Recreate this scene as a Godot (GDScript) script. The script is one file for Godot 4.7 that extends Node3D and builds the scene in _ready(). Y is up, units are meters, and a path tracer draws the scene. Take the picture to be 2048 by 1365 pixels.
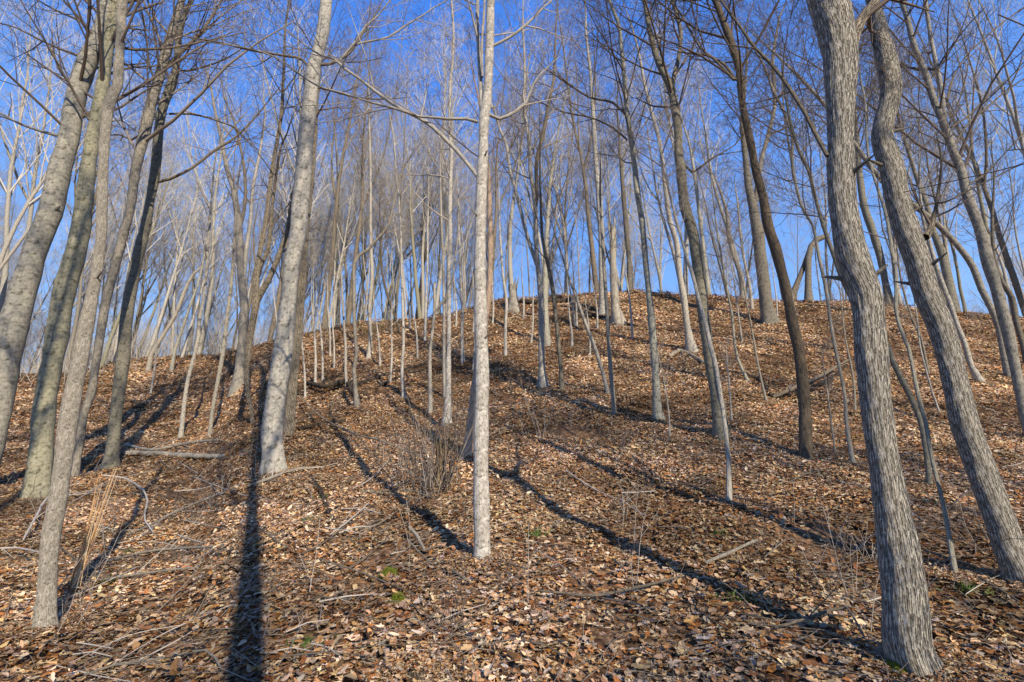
extends Node3D
# A bare hardwood slope in low spring sun: leaf litter, grey trunks, fine crowns against a blue sky.

const F := 1000.0                 # focal length in pixels of the 2048 px wide frame
const PITCH := 0.2635             # camera tilt upwards
const EYE := 1.6
const SLOPE := 0.05

var CP := cos(PITCH)
var SP := sin(PITCH)
var lut_r := PackedFloat32Array()
var lut_t := PackedFloat32Array()
var lut_k := PackedFloat32Array()
var bumps := FastNoiseLite.new()
var fine := FastNoiseLite.new()
var gnarl := FastNoiseLite.new()
var rng := RandomNumberGenerator.new()
var used := {}
var M := {}
var n_tris := 0
var twig_r := 0.0028             # thinnest shoots, half their width

class Buf:
	var v := PackedVector3Array()
	var n := PackedVector3Array()
	var uv := PackedVector2Array()
	var c := PackedColorArray()
	var i := PackedInt32Array()

# ---------------------------------------------------------------- naming
func numbered(called: String) -> String:
	var k: int = used.get(called, 0)
	used[called] = k + 1
	return called if k == 0 else "%s_%03d" % [called, k]

func thing(called: String, label: String, category: String, at: Vector3, group := "") -> Node3D:
	var o := Node3D.new()
	o.name = numbered(called)
	add_child(o)
	o.position = at
	tag(o, label, category, group)
	return o

func tag(o: Node3D, label: String, category: String, group := "") -> void:
	o.set_meta("label", label)
	o.set_meta("category", category)
	if group != "":
		o.set_meta("group", group)

func mesh_of(b: Buf) -> ArrayMesh:
	var a := []
	a.resize(Mesh.ARRAY_MAX)
	a[Mesh.ARRAY_VERTEX] = b.v
	if b.n.size() == b.v.size():
		a[Mesh.ARRAY_NORMAL] = b.n
	if b.uv.size() == b.v.size():
		a[Mesh.ARRAY_TEX_UV] = b.uv
	if b.c.size() == b.v.size():
		a[Mesh.ARRAY_COLOR] = b.c
	a[Mesh.ARRAY_INDEX] = b.i
	var m := ArrayMesh.new()
	m.add_surface_from_arrays(Mesh.PRIMITIVE_TRIANGLES, a)
	n_tris += b.i.size() / 3
	return m

func part(parent: Node3D, called: String, mesh: Mesh, mat: Material) -> MeshInstance3D:
	var o := MeshInstance3D.new()
	o.name = called
	o.mesh = mesh
	o.material_override = mat
	parent.add_child(o, true)
	return o

# ---------------------------------------------------------------- the ground's shape
func ray(px: float, py: float) -> Vector2:      # (sideways, upwards) per metre forward
	var x := (px - 1024.0) / F
	var y := (682.5 - py) / F
	var f := CP - y * SP
	return Vector2(x / f, (SP + y * CP) / f)

func ridge_tables(keys: Array) -> void:
	var us := []
	for k in keys:
		us.append(ray(k[0], k[1]))
	var raw_r := PackedFloat32Array()
	var raw_t := PackedFloat32Array()
	var raw_k := PackedFloat32Array()
	for i in 401:
		var u := -1.5 + 3.0 * i / 400.0
		var j := 0
		while j < keys.size() - 2 and us[j + 1].x < u:
			j += 1
		var f := clampf((u - us[j].x) / (us[j + 1].x - us[j].x), 0.0, 1.0)
		raw_r.append(lerpf(keys[j][2], keys[j + 1][2], f))
		raw_t.append(lerpf(us[j].y, us[j + 1].y, f))
		raw_k.append(lerpf(keys[j][3], keys[j + 1][3], f))
	for i in 401:
		var a := 0.0
		var b := 0.0
		var c := 0.0
		var w := 0.0
		for k in range(-6, 7):
			var q := clampi(i + k, 0, 400)
			var g := exp(-k * k / 12.0)
			a += raw_r[q] * g
			b += raw_t[q] * g
			c += raw_k[q] * g
			w += g
		lut_r.append(a / w)
		lut_t.append(b / w)
		lut_k.append(c / w)

func height(x: float, z: float) -> float:       # z counts forward from the camera
	var u := clampf(x / maxf(z, 2.0), -1.49, 1.49)
	var f := (u + 1.5) / 3.0 * 400.0
	var i := int(f)
	f -= i
	var big := lerpf(lut_r[i], lut_r[i + 1], f)
	var t := lerpf(lut_t[i], lut_t[i + 1], f) - 0.006
	var bend := lerpf(lut_k[i], lut_k[i + 1], f)
	var lift := t * big + EYE - SLOPE * big
	var e: float
	if z <= 0.0:
		e = SLOPE * z * 0.6
	elif z <= big:
		e = SLOPE * z + lift * pow(z / big, bend)
	else:
		var s := SLOPE + lift * bend / big
		var w := 1.3
		e = SLOPE * big + lift + s * w * (1.0 - exp(-(z - big) / w)) - 0.07 * (z - big)
	var far := clampf((z - 4.0) / 14.0, 0.15, 1.0)
	return e + bumps.get_noise_2d(x, z) * 0.30 * far + bumps.get_noise_2d(x * 4.0 + 31.0, z * 4.0) * 0.16 * clampf(z / 9.0, 0.35, 1.0) + fine.get_noise_2d(x, z) * 0.05

func ground_at(x: float, z: float) -> Vector3:
	return Vector3(x, height(x, z), -z)

func up_at(x: float, z: float) -> Vector3:
	var a := 0.15
	return Vector3(height(x - a, z) - height(x + a, z), 2.0 * a, height(x, z + a) - height(x, z - a)).normalized()

func hit(px: float, py: float) -> Vector3:      # where the sight line meets the ground
	var r := ray(px, py)
	var d := 1.2
	while d < 70.0:
		if EYE + r.y * d <= height(r.x * d, d):
			break
		d *= 1.012
	var lo := d / 1.012
	for k in 8:
		var m := (lo + d) * 0.5
		if EYE + r.y * m <= height(r.x * m, m):
			d = m
		else:
			lo = m
	if d >= 69.0:
		d = lut_r[clampi(int((r.x + 1.5) / 3.0 * 400.0), 0, 400)] + 1.0    # just over the brow
	return ground_at(r.x * d, d)

func at_depth(px: float, py: float, d: float) -> Vector3:
	var r := ray(px, py)
	return Vector3(r.x * d, EYE + r.y * d, -d)

func metres(width_px: float, p: Vector3) -> float:   # real size of a width in pixels at that place
	var deep := -p.z * CP + (p.y - EYE) * SP
	return width_px * deep / F / sqrt(1.0 + p.x * p.x / (deep * deep))

# ---------------------------------------------------------------- tubes
func smooth_path(p: PackedVector3Array, r: PackedFloat32Array, step: float) -> Array:
	var op := PackedVector3Array()
	var orr := PackedFloat32Array()
	for i in p.size() - 1:
		var a := p[maxi(i - 1, 0)]
		var d := p[mini(i + 2, p.size() - 1)]
		var k := maxi(1, int(p[i].distance_to(p[i + 1]) / step))
		for j in k:
			var t := float(j) / k
			op.append(p[i].cubic_interpolate(p[i + 1], a, d, t))
			orr.append(lerpf(r[i], r[i + 1], t))
	op.append(p[p.size() - 1])
	orr.append(r[r.size() - 1])
	return [op, orr]

func tube(b: Buf, p: PackedVector3Array, r: PackedFloat32Array, sides: int, tile := 0.5, closed := false) -> void:
	var n := p.size()
	var base := b.v.size()
	var t := (p[1] - p[0]).normalized()
	var u := t.cross(Vector3(0.31, 0.2, 0.93)).normalized()
	var along := 0.0
	for k in n:
		if k > 0:
			along += p[k].distance_to(p[k - 1])
		t = (p[mini(k + 1, n - 1)] - p[maxi(k - 1, 0)]).normalized()
		u = (u - t * u.dot(t)).normalized()
		var w := t.cross(u)
		for s in sides:
			var a := TAU * s / sides
			var o := u * cos(a) + w * sin(a)
			b.v.append(p[k] + o * r[k])
			b.n.append(o)
			b.uv.append(Vector2(float(s) / sides, along / tile))
	for k in n - 1:
		var q := base + k * sides
		for s in sides:
			var s1 := (s + 1) % sides
			b.i.append(q + s); b.i.append(q + sides + s); b.i.append(q + s1)
			b.i.append(q + s1); b.i.append(q + sides + s); b.i.append(q + sides + s1)
	if closed:
		for e in [0, n - 1]:
			var c := b.v.size()
			b.v.append(p[e])
			b.n.append((p[e] - p[1 if e == 0 else n - 2]).normalized())
			b.uv.append(Vector2(0.5, 0.5))
			for s in sides:
				var x := base + int(e) * sides + s
				var y := base + int(e) * sides + (s + 1) % sides
				b.i.append(c); b.i.append(y if e else x); b.i.append(x if e else y)

# A trunk: seam vertices for its bark, swollen and lobed at the foot, uneven all the way, optionally shattered at the top
func trunk_tube(b: Buf, p: PackedVector3Array, r: PackedFloat32Array, sides: int, tile: float, rough: float, flare: float, jag: float, own: float) -> void:
	var n := p.size()
	var base := b.v.size()
	var t := (p[1] - p[0]).normalized()
	var u := t.cross(Vector3(0.0, 0.0, 1.0)).normalized()
	var along := 0.0
	var wraps := maxf(1.0, roundf(TAU * r[n / 3] / tile))
	var lobes := 3.0 + fmod(own, 3.0)
	var jags := PackedFloat32Array()
	for s in sides:
		jags.append(pow(rng.randf(), 1.6))
	for s in sides:
		if s % 3 != 0:
			jags[s] = lerpf(jags[s], jags[s - s % 3], 0.6)
	for k in n:
		if k > 0:
			along += p[k].distance_to(p[k - 1])
		t = (p[mini(k + 1, n - 1)] - p[maxi(k - 1, 0)]).normalized()
		u = (u - t * u.dot(t)).normalized()
		var w := t.cross(u)
		var swell := gnarl.get_noise_2d(along * 2.6 + own * 9.0, own) * (0.05 if rough > 1.6 else 0.09 * minf(rough, 1.0))
		for s in sides + 1:
			var ss := s % sides
			var a := TAU * ss / sides
			var o := u * cos(a) + w * sin(a)
			var f := 1.0 + swell
			if rough > 0.0:
				var q := Vector3(o.x * r[k] * 2.2, along * 0.9, o.z * r[k] * 2.2 + own)
				f += gnarl.get_noise_3dv(q * 3.0) * 0.12 * minf(rough, 1.3)
				if rough > 1.0:
					var g := gnarl.get_noise_3d(o.x * r[k] * 46.0 + own, along * 4.0, o.z * r[k] * 46.0)
					f += (0.5 - absf(g) * 2.2) * 0.045 * (rough - 1.0)
			if flare > 0.0:
				var e := exp(-maxf(along - 0.30, 0.0) / (0.12 + r[k] * 0.75))
				f += flare * e * (0.45 + 0.55 * cos(a * lobes + own))
			var pos := p[k] + o * r[k] * f
			if jag > 0.0 and k >= n - 3:
				var q2 := float(k - (n - 4)) / 3.0
				pos += t * (jag * jags[ss] * q2 * q2) - o * r[k] * 0.3 * q2 * jags[ss]
			b.v.append(pos)
			b.n.append(o)
			b.uv.append(Vector2(wraps * s / sides, along / tile))
	var row := sides + 1
	for k in n - 1:
		var q := base + k * row
		for s in sides:
			b.i.append(q + s); b.i.append(q + row + s); b.i.append(q + s + 1)
			b.i.append(q + s + 1); b.i.append(q + row + s); b.i.append(q + row + s + 1)
	if jag > 0.0:
		var c := b.v.size()
		b.v.append(p[n - 1] - t * 0.12)
		b.n.append(t)
		b.uv.append(Vector2(0.5, along / tile))
		for s in sides:
			b.i.append(c); b.i.append(base + (n - 1) * row + s + 1); b.i.append(base + (n - 1) * row + s)
	if rough > 0.0:
		renormal(b, base, row, n)

func renormal(b: Buf, base: int, row: int, n: int) -> void:
	for k in n:
		for s in row:
			var s0 := s - 1 if s > 0 else row - 2
			var s1 := s + 1 if s < row - 1 else 1
			var du := b.v[base + k * row + s1] - b.v[base + k * row + s0]
			var dv := b.v[base + mini(k + 1, n - 1) * row + s] - b.v[base + maxi(k - 1, 0) * row + s]
			var m := du.cross(dv)
			if m.dot(b.n[base + k * row + s]) < 0.0:
				m = -m
			if m.length_squared() > 1e-14:
				b.n[base + k * row + s] = m.normalized()

# ---------------------------------------------------------------- branching
# one woody shoot and what grows from it; KIDS: how many on each level below
func sprout(b: Buf, from: Vector3, dir: Vector3, length: float, r: float, kids: Array, level: int, wild: float, tropism: float) -> void:
	var segs: int = [5, 4, 3, 1][mini(level, 3)] if level < kids.size() else ([4, 3, 2, 1][mini(level, 3)])
	var p := PackedVector3Array([from])
	var rr := PackedFloat32Array([r])
	var d := dir.normalized()
	var dirs := [d]
	for k in segs:
		d = (d + Vector3(rng.randf_range(-1, 1), rng.randf_range(-0.8, 1), rng.randf_range(-1, 1)) * wild + Vector3.UP * tropism).normalized()
		p.append(p[k] + d * (length / segs))
		rr.append(maxf(lerpf(r, r * 0.3, float(k + 1) / segs), twig_r * 0.8))
		dirs.append(d)
	tube(b, p, rr, [6, 4, 3, 3][mini(level, 3)])
	shoots(b, p, rr, length, kids, level, wild, tropism, 0.22)

func shoots(b: Buf, p: PackedVector3Array, rr: PackedFloat32Array, length: float, kids: Array, level: int, wild: float, tropism: float, start: float) -> void:
	if level >= kids.size():
		return
	var segs := p.size() - 1
	var count: int = kids[level]
	var turn := rng.randf() * TAU
	for k in count:
		var t := start + (0.98 - start) * (k + rng.randf()) / count
		var f := t * segs
		var j := mini(int(f), segs - 1)
		f -= j
		var at := p[j].lerp(p[j + 1], f)
		var axis := (p[j + 1] - p[j]).normalized()
		turn += 2.4 + rng.randf_range(-0.5, 0.5)
		var side := axis.cross(Vector3.RIGHT if absf(axis.y) > 0.8 else Vector3.UP).normalized().rotated(axis, turn)
		var open := rng.randf_range(0.5, 1.0)
		var d2 := axis * cos(open) + side * sin(open)
		var l2 := length * rng.randf_range(0.34, 0.62) * (1.15 - 0.6 * t)
		var r2 := maxf(lerpf(rr[j], rr[j + 1], f) * rng.randf_range(0.42, 0.66), twig_r)
		sprout(b, at, d2, l2, r2, kids, level + 1, wild, tropism)

# ---------------------------------------------------------------- materials
func noise(type: int, freq: float, octaves := 4, sd := 1) -> FastNoiseLite:
	var f := FastNoiseLite.new()
	f.noise_type = type
	f.frequency = freq
	f.fractal_octaves = octaves
	f.seed = sd
	return f

func bytes_of(f: FastNoiseLite, w: int, h: int, to_w: int, to_h: int) -> PackedByteArray:
	var im := f.get_seamless_image(w, h)
	im.convert(Image.FORMAT_L8)
	if w != to_w or h != to_h:
		im.resize(to_w, to_h, Image.INTERPOLATE_CUBIC)
	return im.get_data()

func image_texture(data: PackedByteArray, s: int, format: int) -> ImageTexture:
	return ImageTexture.create_from_image(Image.create_from_data(s, s, false, format, data))

func lin(r: float, g: float, b: float) -> Color:
	return Color(r, g, b).linear_to_srgb()

# kind 0: smooth grey bark with dull stains, bands and pale crusts; 1: pale bark speckled dark; 2: furrowed; 3: fine cracked grey
func bark(kind: int, light: Color, dark: Color, crust: Color, relief: float) -> StandardMaterial3D:
	var s := 512
	var big := bytes_of(noise(FastNoiseLite.TYPE_SIMPLEX_SMOOTH, 0.009, 4, 10 + kind), s, s, s, s)
	var spots := bytes_of(noise(FastNoiseLite.TYPE_SIMPLEX_SMOOTH, 0.028, 5, 20 + kind), s, s, s, s)
	var band := bytes_of(noise(FastNoiseLite.TYPE_SIMPLEX_SMOOTH, 0.02, 3, 30 + kind), 64, s, s, s)
	var grain := bytes_of(noise(FastNoiseLite.TYPE_SIMPLEX_SMOOTH, 0.055, 3, 40 + kind), s, 48, s, s)
	var rid := noise(FastNoiseLite.TYPE_SIMPLEX_SMOOTH, 0.032, 3, 50 + kind)
	rid.fractal_type = FastNoiseLite.FRACTAL_RIDGED
	rid.domain_warp_enabled = true
	rid.domain_warp_amplitude = 9.0
	rid.domain_warp_frequency = 0.02
	var ridge := bytes_of(rid, s, 44, s, s)
	var speck := bytes_of(noise(FastNoiseLite.TYPE_SIMPLEX, 0.14, 3, 60 + kind), s, s, s, s)
	var col := PackedByteArray()
	var hgt := PackedByteArray()
	col.resize(s * s * 3)
	hgt.resize(s * s)
	var ls := light
	for k in s * s:
		var a := big[k] / 255.0
		var sp := spots[k] / 255.0
		var bd := band[k] / 255.0
		var gr := grain[k] / 255.0
		var rg := ridge[k] / 255.0
		var fs := speck[k] / 255.0
		var dk := 0.0
		var cr := 0.0
		var h := 0.5
		if kind == 0:
			dk = clampf((0.47 - a) * 1.9, 0.0, 0.6) + clampf((0.42 - sp) * 2.6, 0.0, 0.6) + clampf((bd - 0.70) * 2.0, 0.0, 0.25) + (gr - 0.5) * 0.4 + (fs - 0.5) * 0.3
			cr = clampf((sp - 0.56) * 2.0, 0.0, 0.7)
			h = 0.5 + (bd - 0.5) * 0.4 + (gr - 0.5) * 0.4
		elif kind == 1:
			dk = clampf((0.47 - fs) * 3.5, 0.0, 0.8) * clampf(1.75 - a * 2.4, 0.08, 1.0) + clampf((0.44 - sp) * 3.0, 0.0, 0.7) + (gr - 0.5) * 0.35 + clampf((bd - 0.68) * 2.0, 0.0, 0.2)
			cr = clampf((a - 0.46) * 2.4, 0.0, 0.9)
			h = 0.5 + (fs - 0.5) * 0.4 + (gr - 0.5) * 0.4
		elif kind == 2:
			var fur := clampf((0.62 - rg) * 1.9 + (gr - 0.5) * 1.5, 0.0, 1.0)
			dk = fur * 0.42 + clampf((0.47 - a) * 2.2, 0.0, 0.45) + clampf((0.40 - sp) * 2.0, 0.0, 0.3) + (fs - 0.5) * 0.3
			cr = clampf((sp - 0.52) * 2.6 + (fs - 0.5) * 0.6, 0.0, 0.8) * (1.0 - fur * 0.6)
			h = 1.0 - fur
		else:
			dk = clampf((0.50 - rg) * 1.0, 0.0, 0.4) + clampf((0.47 - a) * 1.8, 0.0, 0.55) + (gr - 0.5) * 0.8 + (fs - 0.5) * 0.15
			cr = clampf((sp - 0.56) * 2.4, 0.0, 0.6)
			h = 0.5 + (rg - 0.5) * 0.4 + (gr - 0.5) * 0.7
		var c := light.lerp(crust, clampf(cr, 0.0, 1.0)).lerp(dark, clampf(dk, 0.0, 1.0)).linear_to_srgb()
		col[k * 3] = int(clampf(c.r, 0, 1) * 255)
		col[k * 3 + 1] = int(clampf(c.g, 0, 1) * 255)
		col[k * 3 + 2] = int(clampf(c.b, 0, 1) * 255)
		hgt[k] = int(clampf(h, 0, 1) * 255)
	var m := StandardMaterial3D.new()
	m.albedo_texture = image_texture(col, s, Image.FORMAT_RGB8)
	m.roughness = 0.92
	m.metallic_specular = 0.25
	m.heightmap_enabled = true
	m.heightmap_texture = image_texture(hgt, s, Image.FORMAT_L8)
	m.heightmap_scale = relief
	return m

func plain(c: Color, rough := 0.9) -> StandardMaterial3D:
	var m := StandardMaterial3D.new()
	m.albedo_color = c.linear_to_srgb()
	m.roughness = rough
	m.metallic_specular = 0.25
	return m

func tinted(m: StandardMaterial3D, c: Color) -> StandardMaterial3D:
	var t: StandardMaterial3D = m.duplicate()
	t.albedo_color = c.linear_to_srgb()
	return t

func make_materials() -> void:
	M.beech = bark(0, Color(0.345, 0.325, 0.275), Color(0.10, 0.095, 0.073), Color(0.50, 0.485, 0.43), 1.2)
	M.pale = bark(1, Color(0.45, 0.42, 0.36), Color(0.13, 0.115, 0.088), Color(0.60, 0.57, 0.50), 1.2)
	M.oak = bark(2, Color(0.37, 0.34, 0.28), Color(0.15, 0.132, 0.10), Color(0.52, 0.50, 0.43), 5.0)
	M.grey = bark(3, Color(0.385, 0.355, 0.295), Color(0.12, 0.105, 0.08), Color(0.53, 0.505, 0.44), 1.2)
	M.rough = tinted(M.oak, Color(0.80, 0.74, 0.66))
	M.flaky = tinted(M.pale, Color(1.12, 1.08, 1.0))
	M.flaky.heightmap_scale = 2.5
	M.flaky.uv1_scale = Vector3(2.0, 1.6, 1.0)
	M.stone = tinted(M.beech, Color(0.80, 0.80, 0.77))
	M.limb = tinted(M.grey, Color(0.50, 0.45, 0.39))
	M.dark = tinted(M.grey, Color(0.31, 0.265, 0.22))
	M.olive = tinted(M.beech, Color(0.72, 0.72, 0.58))
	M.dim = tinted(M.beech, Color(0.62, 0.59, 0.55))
	M.rose = tinted(M.grey, Color(1.0, 0.80, 0.68))
	M.dead = tinted(M.grey, Color(0.95, 0.92, 0.86))
	M.rot = tinted(M.oak, Color(0.95, 0.76, 0.55))
	M.log = tinted(M.grey, Color(0.80, 0.72, 0.62))
	M.blacklog = tinted(M.oak, Color(0.30, 0.25, 0.21))
	M.twig = plain(Color(0.125, 0.10, 0.08))
	M.twig_litter = plain(Color(0.24, 0.20, 0.155))
	M.twig_mid = plain(Color(0.24, 0.205, 0.17))
	M.twig_pale = plain(Color(0.37, 0.335, 0.285))
	M.twig_dark = plain(Color(0.10, 0.08, 0.065))
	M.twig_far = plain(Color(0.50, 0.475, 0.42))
	M.twig_green = plain(Color(0.19, 0.19, 0.09))
	M.straw = plain(Color(0.52, 0.30, 0.13))
	M.straw_pale = plain(Color(0.55, 0.42, 0.26))
	M.moss = plain(Color(0.10, 0.12, 0.015), 1.0)
	M.grass = plain(Color(0.065, 0.10, 0.025), 0.8)
	# the litter's floor: leaf-sized patches of many browns, and a coarser unevenness over them
	var s := 1024
	var cell := noise(FastNoiseLite.TYPE_CELLULAR, 0.045, 1, 5)
	cell.cellular_return_type = FastNoiseLite.RETURN_CELL_VALUE
	cell.cellular_jitter = 1.0
	cell.domain_warp_enabled = true
	cell.domain_warp_amplitude = 14.0
	cell.domain_warp_frequency = 0.03
	var edge := noise(FastNoiseLite.TYPE_CELLULAR, 0.045, 1, 5)
	edge.cellular_return_type = FastNoiseLite.RETURN_DISTANCE2_SUB
	edge.domain_warp_enabled = true
	edge.domain_warp_amplitude = 14.0
	edge.domain_warp_frequency = 0.03
	var ramp := Gradient.new()
	ramp.offsets = PackedFloat32Array([0.0, 0.25, 0.45, 0.6, 0.75, 1.0])
	ramp.colors = PackedColorArray([lin(0.035, 0.022, 0.013), lin(0.09, 0.05, 0.026), lin(0.17, 0.085, 0.04), lin(0.24, 0.14, 0.07), lin(0.12, 0.07, 0.04), lin(0.34, 0.24, 0.14)])
	var nt := NoiseTexture2D.new()
	nt.width = s
	nt.height = s
	nt.seamless = true
	nt.noise = cell
	nt.color_ramp = ramp
	var ht := NoiseTexture2D.new()
	ht.width = s
	ht.height = s
	ht.seamless = true
	ht.noise = edge
	var g := StandardMaterial3D.new()
	g.albedo_texture = nt
	g.heightmap_enabled = true
	g.heightmap_texture = ht
	g.heightmap_scale = 2.0
	g.uv1_triplanar = true
	g.uv1_world_triplanar = true
	g.uv1_scale = Vector3.ONE * 0.33
	g.roughness = 0.95
	g.metallic_specular = 0.2
	M.ground = g
	var lf := StandardMaterial3D.new()
	lf.vertex_color_use_as_albedo = true
	lf.roughness = 0.95
	lf.metallic_specular = 0.1
	lf.cull_mode = BaseMaterial3D.CULL_DISABLED
	M.leaf = lf

# ---------------------------------------------------------------- trees
var feet := []

func path_of(pts: Array, base_depth: float, lean: float, foot: float) -> Array:
	var p := PackedVector3Array()
	var r := PackedFloat32Array()
	for k in range(0, pts.size(), 3):
		var d := base_depth
		var q := Vector3.ZERO
		for it in 3:
			q = at_depth(pts[k], pts[k + 1], d)
			d = base_depth + lean * (q.y - foot)
		q = at_depth(pts[k], pts[k + 1], d)
		p.append(q)
		r.append(metres(pts[k + 2], q) * 0.5)
	return [p, r]

func shifted(p: PackedVector3Array, by: Vector3) -> PackedVector3Array:
	var o := PackedVector3Array()
	for q in p:
		o.append(q - by)
	return o

var twig_for := {"beech": "twig", "olive": "twig", "dim": "twig", "stone": "twig", "pale": "twig_pale", "oak": "twig", "grey": "twig_mid", "flaky": "twig", "rough": "twig", "dark": "twig_dark", "rose": "twig", "dead": "twig_pale"}

# PTS: x, y and width of the trunk in the photograph, from the foot up; it stands where its foot meets the ground
func tree(called: String, label: String, bark_name: String, pts: Array, o := {}) -> Node3D:
	var own: float = 3.0 + used.size() * 1.7 + pts[0] * 0.013
	rng.seed = int(own * 1000.0) + 7
	var foot: Vector3
	if o.has("d"):
		foot = at_depth(pts[0], pts[1], o.d)
		foot.y = height(foot.x, -foot.z)
	else:
		foot = hit(pts[0], pts[1])
	var d0 := -foot.z
	var lean: float = o.get("lean", 0.0)
	var got := path_of(pts, d0, lean, foot.y)
	var p: PackedVector3Array = got[0]
	var r: PackedFloat32Array = got[1]
	if o.has("d"):
		var below := p[0]
		if below.y > foot.y + 0.3:
			p.insert(0, Vector3(below.x, foot.y, below.z))
			r.insert(0, r[0] * 1.15)
	p.insert(0, p[0] - (p[1] - p[0]).normalized() * 0.3 - Vector3.UP * 0.05)
	r.insert(0, r[0] * 1.05)
	p = shifted(p, foot)
	var seen_r := r[r.size() - 1]
	var ext: float = o.get("ext", clampf(seen_r * 75.0, 0.4, 9.0))
	if ext > 0.0:
		var d := (p[p.size() - 1] - p[p.size() - 2]).normalized()
		var k := maxi(2, int(ext / 0.9))
		for i in k:
			d = (d + Vector3(rng.randf_range(-1, 1), 0.5, rng.randf_range(-1, 1)) * 0.09).normalized()
			p.append(p[p.size() - 1] + d * ext / k)
			r.append(maxf(seen_r * (1.0 - 0.92 * (i + 1) / k), 0.004))
	var mx := 0.0
	for q in r:
		mx = maxf(mx, q)
	var px_w := mx * F / d0 * 0.5
	var rough: float = o.get("rough", 1.0 if px_w > 3.0 else 0.4)
	var sides: int = o.get("sides", clampi(int(px_w * 1.6), 6, 26))
	var step: float = o.get("step", clampf(d0 * 0.018, 0.08, 0.6))
	var fine_path := smooth_path(p, r, step)
	var b := Buf.new()
	trunk_tube(b, fine_path[0], fine_path[1], sides, o.get("tile", {"beech": 1.3, "olive": 1.3, "dim": 1.1, "stone": 1.3, "pale": 0.9, "oak": 0.36, "rough": 0.4, "rot": 0.4}.get(bark_name, 0.7)), rough, o.get("flare", 0.42), o.get("jag", 0.0), own)
	var t := thing(called, label, o.get("cat", "tree"), foot, o.get("group", ""))
	if not o.has("d"):
		feet.append(Vector3(foot.x, -foot.z, r[1]))
	if o.has("spikes"):            # long splinters left standing round a break
		for k in int(o.spikes):
			var a := TAU * k / float(o.spikes) + rng.randf_range(-0.3, 0.3)
			var q0 := p[p.size() - 1] + Vector3(cos(a), 0, sin(a)) * seen_r * 0.75 - Vector3.UP * seen_r * 2.0
			var tall: float = seen_r * rng.randf_range(2.5, 7.5)
			var q1 := q0 + Vector3(cos(a) * 0.12 + rng.randf_range(-0.1, 0.1), 1.0, sin(a) * 0.12) * tall
			var sb := Buf.new()
			tube(sb, PackedVector3Array([q0, q0.lerp(q1, 0.6) + Vector3(rng.randf_range(-0.02, 0.02), 0, 0), q1]), PackedFloat32Array([seen_r * 0.34, seen_r * 0.24, 0.006]), 5)
			part(t, "splinter", mesh_of(sb), M[bark_name])
	var wood: StandardMaterial3D = M[bark_name]        # no two neighbours quite the same grey
	var shade := rng.randi() % 5
	if shade > 0 and bark_name in ["beech", "grey", "dim"] and seen_r * F / d0 < 14.0:
		var key := bark_name + str(shade)
		if not M.has(key):
			var c := wood.albedo_color.srgb_to_linear()
			var f: Color = [Color(1, 1, 1), Color(0.80, 0.80, 0.78), Color(0.90, 0.93, 0.88), Color(0.70, 0.69, 0.67), Color(1.06, 1.05, 1.03)][shade]
			M[key] = tinted(wood, Color(c.r * f.r, c.g * f.g, c.b * f.b))
		wood = M[key]
	part(t, "trunk", mesh_of(b), wood)
	var twig_mat: Material = M[twig_for.get(bark_name, "twig")]
	if px_w > 7.0 and o.get("n", 10) > 0:          # dead stubs where low branches broke off
		for k in 4:
			var j := p.size() / 3 + rng.randi() % maxi(1, p.size() * 2 / 3 - 3)
			var axis := (p[j + 1] - p[j]).normalized()
			var side := axis.cross(Vector3.RIGHT).normalized().rotated(axis, rng.randf() * TAU)
			var q := p[j].lerp(p[j + 1], rng.randf())
			var sb := Buf.new()
			var len: float = r[j] + rng.randf_range(0.02, 0.16)
			tube(sb, PackedVector3Array([q, q + side * r[j] * 0.9 + axis * 0.02, q + side * len + axis * len * 0.4]), PackedFloat32Array([r[j] * 0.36, r[j] * 0.22, 0.006]), 7, 0.5)
			part(t, "stub", mesh_of(sb), wood)
	for l in o.get("limbs", []):
		var lp := path_of(l, d0, lean, foot.y)
		var q: PackedVector3Array = lp[0]
		var toward: float = rng.randf_range(-0.05, 0.3)
		for k in q.size():           # a limb also reaches towards or away from the viewer
			var reach := q[k].distance_to(q[0])
			q[k] = EYE * Vector3.UP + (q[k] - EYE * Vector3.UP) * (1.0 + toward * reach / d0)
		q = shifted(q, foot)
		var w: PackedFloat32Array = lp[1]
		var end_r := w[w.size() - 1]
		var dd := (q[q.size() - 1] - q[q.size() - 2]).normalized()
		for k in 3:
			dd = (dd + Vector3(rng.randf_range(-1, 1), 0.4, rng.randf_range(-1, 1)) * 0.25).normalized()
			q.append(q[q.size() - 1] + dd * minf(end_r * 22.0, 1.2))
			w.append(maxf(end_r * (0.75 - 0.25 * k), 0.003))
		var sp := smooth_path(q, w, maxf(step, 0.12))
		var lb := Buf.new()
		tube(lb, sp[0], sp[1], 8 if end_r * F / d0 > 3.0 else 6, 0.5)
		var wide: bool = l[2] >= 9.0 or bark_name == "pale"
		var limb := part(t, "branch", mesh_of(lb), (M.rough if bark_name == "oak" else M[bark_name]) if wide else M.limb)
		var tb := Buf.new()
		var lk: Array = o.get("limb_kids", [9, 5, 3])
		var total := 0.0
		for k in q.size() - 1:
			total += q[k].distance_to(q[k + 1])
		shoots(tb, q, w, minf(total * 0.8, 3.5), lk, 0, 0.16, 0.05, 0.25)
		if tb.i.size() > 0:
			part(limb, "twigs", mesh_of(tb), twig_mat).set_meta("kind", "stuff")
	var count: int = int(o.get("n", 10) * 1.7)
	var from: float = o.get("from", 0.45)
	var kids: Array = o.get("kids", [7, 5, 4])
	var seglen := PackedFloat32Array([0.0])
	for k in p.size() - 1:
		seglen.append(seglen[k] + p[k].distance_to(p[k + 1]))
	var whole := seglen[seglen.size() - 1]
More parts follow.
